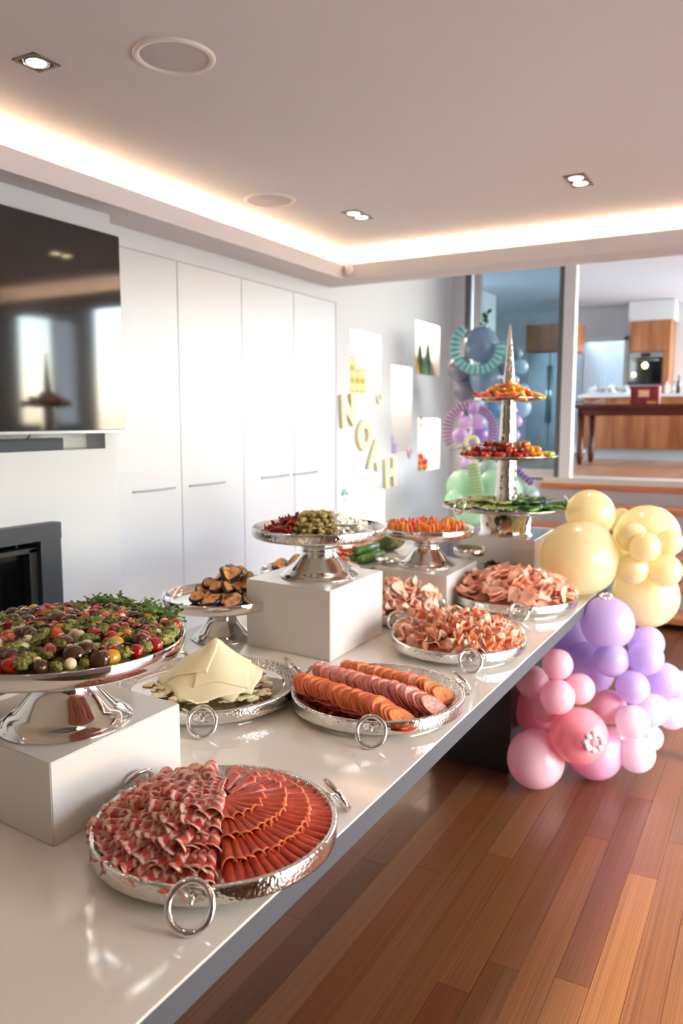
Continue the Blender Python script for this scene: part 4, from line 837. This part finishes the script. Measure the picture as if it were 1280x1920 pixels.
for lay in range(3):
    for dx, dy in disk((.215, .16, .105)[lay], (105, 60, 28)[lay], 120+lay, .8):
        if math.hypot(dx, dy) < .05: continue
        a = (dx*RV[0]+dy*RV[1])/.22+U(-.08, .08)
        c, nm = (random.choice([(C(206, 34, 20), 'red'), (C(222, 50, 24), 'red'), (C(188, 26, 18), 'red'), (C(120, 50, 26), 'brown')]) if a < .05 else random.choice([(C(110, 50, 28), 'brown'), (C(200, 50, 30), 'red'), (C(150, 130, 40), 'olive green')]) if a < .28 else
                 random.choice([(C(244, 150, 30), 'orange'), (C(248, 190, 40), 'yellow'), (C(226, 60, 40), 'red'), (C(246, 170, 36), 'yellow')]) if a < .75 else random.choice([(C(170, 190, 50), 'green'), (C(236, 200, 50), 'yellow')]))
        o = link('cherry_tomato', ct, None, (TX+dx, TY+dy, z0+.012+.023*lay), rr(0, 3, 0, 3, 0, 6), color=c, scale=U(1.05, 1.35)); tag(o, f'{nm} cherry tomato on the middle tier, {["bottom", "middle", "top"][lay]} layer, {where(dx, dy, 0, 0, .22)}', 'tomato', 'tomatoes on the middle tier')
t = thing('serving_tongs', 'steel tongs lying over the red tomatoes on the middle tier', 'tongs', (TX-.17, TY-.11, z0+.042), .52)
for s in (-1, 1): link('arm', bevbox('arm', -.075, .075, s*.012-.006, s*.012+.006, -.0015, .0015, M_chrome, .001), t, rot=(s*.2, -.22, s*.06))
link('pivot', mesh('pivot', *ball(.016, .018, .006), M_chrome, True), t, (.075, 0, .016))
z0 = TZ+.128+.006
spear = mesh('spear', *tube([(-.032, 0, 0), (-.02, .001, .001), (0, .002, .0), (.02, .001, 0), (.032, 0, 0)], .0085, 10, rf=lambda q: .35+.65*math.sin(PI*q)**.5), M_glossany, True)
half = mesh('half', *tx(ball(.032, .010, .007, 14, 8)), M_veg, True); halfskin = mesh('half_skin', *tx(ball(.0325, .0105, .006, 14, 8), (0, 0, -.002)), M_glossany, True)
for lay in range(2):
    for dx, dy in disk((.272, .17)[lay], (120, 56)[lay], 130+lay):
        if math.hypot(dx, dy) < .075: continue
        a = (dx*RV[0]+dy*RV[1])/.28; z = z0+.012+.020*lay; w_ = where(dx, dy, 0, 0, .28)
        if a < -.08+U(-.1, .1):
            o = link('zucchini_half', half, None, (TX+dx, TY+dy, z), rr(-.5, .5, -.25, .25, 0, 6), color=random.choice([C(200, 200, 120), C(172, 182, 88), C(206, 204, 134), C(140, 160, 66)]), scale=U(.95, 1.2)); link('skin', halfskin, o, color=C(58, 88, 30)); tag(o, f'halved baby zucchini on the bottom tier, {["lower", "upper"][lay]} layer, {w_}', 'zucchini', 'halved zucchini on the bottom tier')
        else:
            o = link('baby_cucumber', spear, None, (TX+dx, TY+dy, z), rr(-.3, .3, -.35, .35, 0, 6), color=random.choice([C(52, 104, 32), C(72, 128, 40), C(44, 86, 28), C(120, 160, 60)]), scale=U(1.1, 1.5)); tag(o, f'dark green baby cucumber on the bottom tier, {["lower", "upper"][lay]} layer, {w_}', 'cucumber', 'baby cucumbers on the bottom tier')
# --- behind the middle plinth
t = thing('pumpkin', 'whole dark green ribbed pumpkin behind the vegetable stick stand', 'pumpkin', (-1.69, 3.53, .90))
link('fruit', mesh('pumpkin', *tx(ball(.09, .09, .068, 60, 18, fn=lambda a, p: 1-.055*abs(math.cos(5*a))**.6*math.cos(p)-.16*max(0, math.sin(p))**8), (0, 0, .066)), M_pump, True), t)
link('stalk', mesh('stalk', *tube([(0, 0, .118), (.004, .002, .135), (.012, .006, .15)], .011, 8, rf=lambda q: 1.2-.4*q), mat('stalk', C(150, 140, 90), .7), True), t)
for (x, y, z, L, rz, lb) in ((-1.615, 3.20, .925, .19, 1.45, 'nearest'), (-1.66, 3.21, .927, .19, 1.5, 'middle'), (-1.64, 3.20, .962, .19, 1.52, 'topmost')):
    t = thing('zucchini', f'whole green zucchini, {lb} of the three beside the pumpkin', 'zucchini', (x, y, z), rz, 'whole zucchini')
    link('body', mesh('body', *tube([(L*(k/10-.5), .003*math.sin(k), 0) for k in range(11)], .0225, 16, rf=lambda q: .8+.2*math.sin(PI*q)**.4), M_zuc, True), t)
    link('cut_end', mesh('cut', *ball(.005, .017, .017), M_veg, True), t, (L/2, 0, 0), color=C(150, 180, 90))
wedge = bevbox('orange_wedge', -.022, .022, -.008, .008, -.007, .007, M_veg, .003)
for i in range(38):
    x = -1.80+U(-.075, .10)*.8; y = 3.28+U(-.13, .30); o = link('sweet_potato_wedge', wedge, None, (x, y, .910+.014*(i % 3)), rr(-.4, .4, -.4, .4, 0, 6), color=random.choice([C(232, 104, 40), C(224, 90, 34), C(240, 124, 56)])); tag(o, f'orange sweet potato wedge beside the zucchini, {["bottom", "middle", "top"][i % 3]} layer', 'vegetable', 'sweet potato wedges')
t = thing('small_dish_stand', 'small steel dish of pickles on a thin post between the plinths', 'stand', (-1.225, 3.435, T), 0)
link('post', mesh('post', *lathe([(.0001, 0), (.035, 0), (.034, .004), (.004, .01), (.003, .02), (.003, .16), (.0001, .16)], 24), M_chrome, True), t)
link('dish', mesh('dish', *lathe([(.0001, .158), (.060, .160), (.072, .166), (.074, .196), (.072, .196), (.068, .17), (.0001, .166)], 48), M_chrome, True), t)
for dx, dy in disk(.056, 34, 140):
    o = link('pickle', spear, None, (-1.225+dx, 3.435+dy, T+.186+.014*(1-math.hypot(dx, dy)/.06)), rr(-.5, .5, -.5, .5, 0, 6), color=random.choice([C(112, 110, 36), C(90, 92, 30), C(140, 132, 50)]), scale=.55); tag(o, 'small green pickle in the dish on the thin post', 'pickle', 'pickles in the small dish')
dt = sheet('date', lambda u, v: ((u-.5)*.05, (v-.5)*.02, .006*math.sin(u*7+v*3)), 6, 3, .004, [mat('dried_dark', C(60, 30, 24), .4, coat=.3)])
for i in range(34):
    o = link('dried_strip', dt, None, (-1.105+U(-.05, .04), 3.475+U(-.04, .03), T+.012+.0035*i), rr(-.5, .5, -.4, .4, 0, 6)); tag(o, 'dark dried strip in the heap between the plinth and the pink ham', 'dried food', 'heap of dark dried strips')
for i in range(5):
    t = thing('herb_sprig', f'tiny green sprig dropped at the far corner of the table, {["first", "second", "third", "fourth", "fifth"][i]} from the edge', 'herb', (-.70-.02*i, 3.62+.02*i, T), U(0, 6), 'sprigs at the table corner')
    for q in range(4): link('leaf', basil, t, (0, 0, .003+.002*q), (0, -.3, q*1.6), scale=.4, color=C(90, 110, 60))

# ================================================================== BALLOONS
COLB = {'yellow': C(255, 243, 200), 'lilac': C(228, 208, 250), 'pink': C(254, 208, 220), 'deep': C(250, 180, 190), 'rose': C(252, 192, 222), 'pale': C(250, 236, 246),
        'slate': C(142, 170, 196), 'grey': C(146, 150, 166), 'sky': C(178, 216, 240), 'blue': C(116, 176, 222), 'mauve': C(226, 200, 240), 'purple': C(184, 146, 218), 'mint': C(204, 242, 216), 'sage': C(184, 208, 198)}
prof = []
for k in range(25):
    a = PI*k/24; r_ = math.sin(a); z_ = -math.cos(a); prof.append((max(r_*(1-.05*z_*(z_ < 0)), .0003), z_ if z_ > 0 else z_*1.06))
B_me = mesh('balloon', *lathe(prof, 40), M_balloon, True)
K_me = mesh('knot', *lathe([(.0003, -.03), (.035, -.02), (.03, 0), (.06, .05), (.07, .09), (.05, .08), (.0003, .06)], 12), M_balloon, True)
FRONT = [('yellow',-0.746, 3.696, 1.125, 0.11),('yellow',-0.754, 3.529, 0.939, 0.17),('yellow',-0.651, 3.948, 1.068, 0.062),('yellow',-0.515, 3.855, 1.01, 0.151),('yellow',-0.54, 3.57, 1.047, 0.065),('yellow',-0.478, 3.53, 1.011, 0.066),('yellow',-0.395, 3.647, 1.022, 0.058),('yellow',-0.528, 3.558, 0.907, 0.067),('yellow',-0.404, 3.625, 0.9, 0.072),('yellow',-0.498, 3.783, 0.748, 0.149),('yellow',-0.661, 3.863, 0.901, 0.106),('lilac',-0.612, 3.481, 0.678, 0.116),('lilac',-0.719, 3.594, 0.419, 0.126),('lilac',-0.468, 3.637, 0.566, 0.078),('lilac',-0.58, 3.433, 0.529, 0.075),('lilac',-0.448, 3.485, 0.544, 0.075),('lilac',-0.385, 3.606, 0.42, 0.077),('lilac',-0.487, 3.424, 0.425, 0.07),('lilac',-0.814, 3.73, 0.536, 0.106),('pink',-0.757, 3.221, 0.542, 0.064),('pink',-0.882, 3.297, 0.423, 0.072),('pink',-0.736, 3.148, 0.428, 0.072),('pink',-0.676, 3.274, 0.434, 0.065),('pink',-0.809, 3.256, 0.332, 0.061),('deep',-0.896, 3.416, 0.252, 0.101),('deep',-0.657, 3.204, 0.257, 0.119),('pink',-0.827, 3.185, 0.124, 0.121),('rose',-0.625, 3.396, 0.121, 0.12),('pink',-0.583, 3.448, 0.315, 0.074),('deep',-0.57, 3.524, 0.138, 0.061),('pale',-0.478, 3.388, 0.289, 0.07),('pale',-0.431, 3.564, 0.297, 0.077),('pale',-0.431, 3.58, 0.156, 0.059),('pale',-0.46, 3.423, 0.134, 0.077),('pale',-0.351, 3.661, 0.258, 0.071),('pale',-0.338, 3.795, 0.347, 0.068)]
REAR = [('slate',-2.333, 6.736, 2.203, 0.154),('grey',-2.557, 6.816, 2.007, 0.11),('slate',-2.308, 6.825, 1.902, 0.151),('grey',-2.539, 6.916, 1.816, 0.117),('slate',-2.23, 7.018, 2.165, 0.058),('slate',-2.089, 6.977, 2.133, 0.057),('sky',-2.035, 6.934, 2.016, 0.066),('slate',-2.126, 6.824, 1.999, 0.065),('sky',-2.067, 6.842, 1.893, 0.047),('sky',-2.021, 6.971, 1.808, 0.061),('blue',-2.309, 7.022, 1.656, 0.088),('sky',-2.092, 7.143, 1.661, 0.102),('mauve',-2.329, 6.55, 1.65, 0.06),('mauve',-2.361, 6.458, 1.527, 0.059),('mauve',-2.282, 6.559, 1.527, 0.06),('mauve',-2.501, 6.621, 1.611, 0.056),('purple',-2.335, 6.746, 1.423, 0.08),('mauve',-2.465, 6.615, 1.41, 0.07),('mauve',-2.355, 6.611, 1.356, 0.056),('mauve',-2.093, 7.01, 1.536, 0.062),('mauve',-2.09, 6.909, 1.63, 0.043),('mauve',-2.091, 6.995, 1.412, 0.048),('mauve',-2.458, 6.758, 1.159, 0.053),('mint',-2.398, 6.535, 0.962, 0.159),('mint',-2.085, 6.593, 0.966, 0.193),('mint',-2.397, 6.293, 0.871, 0.081),('sage',-2.283, 6.847, 1.097, 0.106),('sage',-1.982, 6.88, 0.967, 0.09),('sage',-1.955, 6.997, 0.869, 0.106),('sage',-2.168, 6.747, 0.737, 0.142),('mint',-2.341, 6.538, 0.749, 0.14)]
for setn, lst, place in (('front', FRONT, 'at the buffet table end'), ('rear', REAR, 'in the back column')):
    bycol = {}
    for b in lst: bycol.setdefault(b[0], []).append(b)
    for cn, bs in bycol.items():
        mx = sum(b[1] for b in bs)/len(bs); my = sum(b[2] for b in bs)/len(bs); mz = sum(b[3] for b in bs)/len(bs)
        order = sorted(bs, key=lambda b: -b[4])
        hs_ = sorted(bs, key=lambda b: -b[3]); ls_ = sorted(bs, key=lambda b: b[1]*RV[0]+b[2]*RV[1])
        words = {'slate': 'slate blue', 'sky': 'sky blue', 'deep': 'salmon pink', 'rose': 'bright rose', 'pale': 'very pale pink'}.get(cn, cn)
        ordn = ['highest', 'second highest', 'third highest', 'fourth highest', 'fifth highest', 'sixth highest', 'seventh highest', 'eighth highest', 'ninth highest', 'tenth highest', 'lowest']
        for b in bs:
            size = 'large' if b[4] > .095 else 'small' if b[4] < .07 else 'medium'
            same = [q for q in hs_ if ('large' if q[4] > .095 else 'small' if q[4] < .07 else 'medium') == size]
            pos = f'{ordn[same.index(b)] if same.index(b) < len(same)-1 or len(same) == 1 else "lowest"} such one' if len(same) > 1 else 'the only such one'
            d = (Vector((mx, my, mz-.02))-Vector(b[1:4])); d = d.normalized() if d.length > .01 else Vector((0, 0, -1))
            if b is not None and b[3]-b[4] < .01: d = Vector((0, .3, 1)).normalized()
            t = thing('balloon', f'{size} {words} balloon {place}, {pos}', 'balloon', b[1:4], group=f'{words} balloons, {setn} cluster')
            t.rotation_mode = 'QUATERNION'; t.rotation_quaternion = (-d).to_track_quat('Z', 'Y')
            r = b[4]/1.02
            link('skin', B_me, t, scale=r, color=COLB[cn]); link('knot', K_me, t, (0, 0, -1.10*r), scale=max(r, .09)*1.1, color=COLB[cn])
# ribbon garlands on the rear column
pleat = bevbox('pleat', -.5, .5, -.5, .5, -.5, .5, M_paper, .12, 1)
def garland(name, pts, c1, c2, w, lb):
    t = thing(name, lb, 'garland', pts[0]); base = Vector(pts[0])
    for i, p in enumerate(pts[:-1]):
        q = Vector(pts[i+1]); p = Vector(p); d = q-p
        o = link('pleat', pleat, t, (p+q)/2-base, scale=(d.length*.86, .06, w*(1.15 if i % 2 else .95)), color=c1 if i % 2 == 0 else c2); o.rotation_euler = d.to_track_quat('X', 'Z').to_euler()
def arc(cx, cy, cz, R, a0, a1, n, dep=.0):
    return [(cx+RV[0]*R*math.cos(a)+FV[0]*dep, cy+RV[1]*R*math.cos(a)+FV[1]*dep, cz+R*math.sin(a)) for a in [math.radians(a0+(a1-a0)*i/n) for i in range(n+1)]]
garland('teal_garland', arc(-2.314, 6.58, 2.166, .195, 125, 372, 38), C(190, 236, 236), C(110, 196, 206), .075, 'teal and white pleated ribbon looping under the big slate blue balloon')
garland('lilac_garland', arc(-2.326, 6.55, 1.46, .225, 215, 95, 30), C(236, 214, 232), C(168, 138, 186), .07, 'lilac and white pleated ribbon curving left of the purple balloons')
garland('purple_garland', arc(-2.30, 6.44, 1.46, .19, 75, -30, 26), C(214, 190, 230), C(140, 110, 176), .06, 'lilac pleated ribbon curving right of the purple balloons')
garland('violet_streamer', [(-2.02+.012*i+.2*(i/17)**2*.0, 6.56+.004*i, 1.20-.0115*i) for i in range(18)], C(200, 176, 226), C(140, 104, 178), .05, 'violet striped streamer hanging right of the tower shaft')
garland('green_streamer', [(-2.255+.003*i, 6.352, 1.19-.014*i) for i in range(20)], C(206, 232, 178), C(170, 206, 150), .09, 'pale green pleated streamer over the mint balloons')
def beadring(name, c, R, r, n, col, rot, lb):
    t = thing(name, lb, 'ring', c); me = mesh('bead', *ball(r, r, r*.8, 10, 8), M_any, True)
    for i in range(n):
        a = 2*PI*i/n; link('bead', me, t, rot @ Vector((R*math.cos(a), R*math.sin(a), 0)), color=col)
camrot = Matrix.Rotation(YAW, 3, 'Z') @ Matrix.Rotation(PI/2, 3, 'X')
beadring('flower_ring', (-.575, 3.085, .292), .033, .0165, 8, C(250, 214, 218), camrot, 'pale pink flower shaped ring stuck on the big salmon balloon')
beadring('flower_ring', (-.62, 3.47, .795), .022, .008, 8, C(244, 236, 236), Matrix.Rotation(.3, 3, 'X'), 'white flower shaped ring lying on top of the large lilac balloon')
o = link('yellow_ring', mesh('donut', *torus(.05, .02, 28, 10), M_any, True), None, (-2.335, 6.545, 1.352), color=C(226, 232, 180)); o.rotation_euler = camrot.to_euler(); tag(o, 'pale yellow ring hanging on the purple balloons left of the tower', 'ring')
t = thing('balloon_pole', 'thin pole holding up the rear balloon column', 'pole', (-2.30, 6.90, 0))
link('rod', mesh('rod', *tube([(0, 0, .01), (0, 0, 2.3)], .008, 8), M_dgrey, True), t); link('foot', mesh('foot', *lathe([(.0001, 0), (.12, 0), (.12, .012), (.0001, .02)], 24), M_dgrey, True), t)
t = thing('potted_plant', 'small green plant rising behind the big slate blue balloon', 'plant', (-2.45, 7.16, 2.30))
link('stem', mesh('stem', *tube([(.1, -.1, -.35), (0, 0, -.1), (.0, 0, .1), (.03, 0, .24)], .006, 6), M_plant, True), t)
for i in range(26): link('leaf', basil, t, (U(-.02, .03), U(-.02, .02), .0+.25*i/26), (U(-.5, .5), U(-.8, .2), U(0, 6)), scale=U(1.3, 2.2), color=C(60, 104, 62))

# ------------------------------------------------------------------ labels: tell look-alikes apart by their order in the photograph
ORD = 'first second third fourth fifth sixth seventh eighth ninth tenth eleventh twelfth thirteenth fourteenth fifteenth sixteenth seventeenth eighteenth nineteenth twentieth'.split()
def ordinal(k): return ORD[k] if k < 20 else ('twenty '+ORD[k-20] if k < 29 else 'thirtieth or later')
bpy.context.view_layer.update()
same = {}
for o in COL.objects:
    if o.parent is None and 'label' in o.keys() and o.get('group'): same.setdefault((o['group'], o['label']), []).append(o)
for (g, lb), lst in same.items():
    if len(lst) < 2: continue
    lst.sort(key=lambda o: (o.location.x*RV[0]+o.location.y*RV[1])/max(.1, o.location.x*FV[0]+o.location.y*FV[1]))
    for k, o in enumerate(lst):
        t_ = f"{lb}, {ordinal(k)} from left" if k < len(lst)-1 else f"{lb}, rightmost"
        if len(t_.replace('-', ' ').split()) <= 16: o['label'] = t_
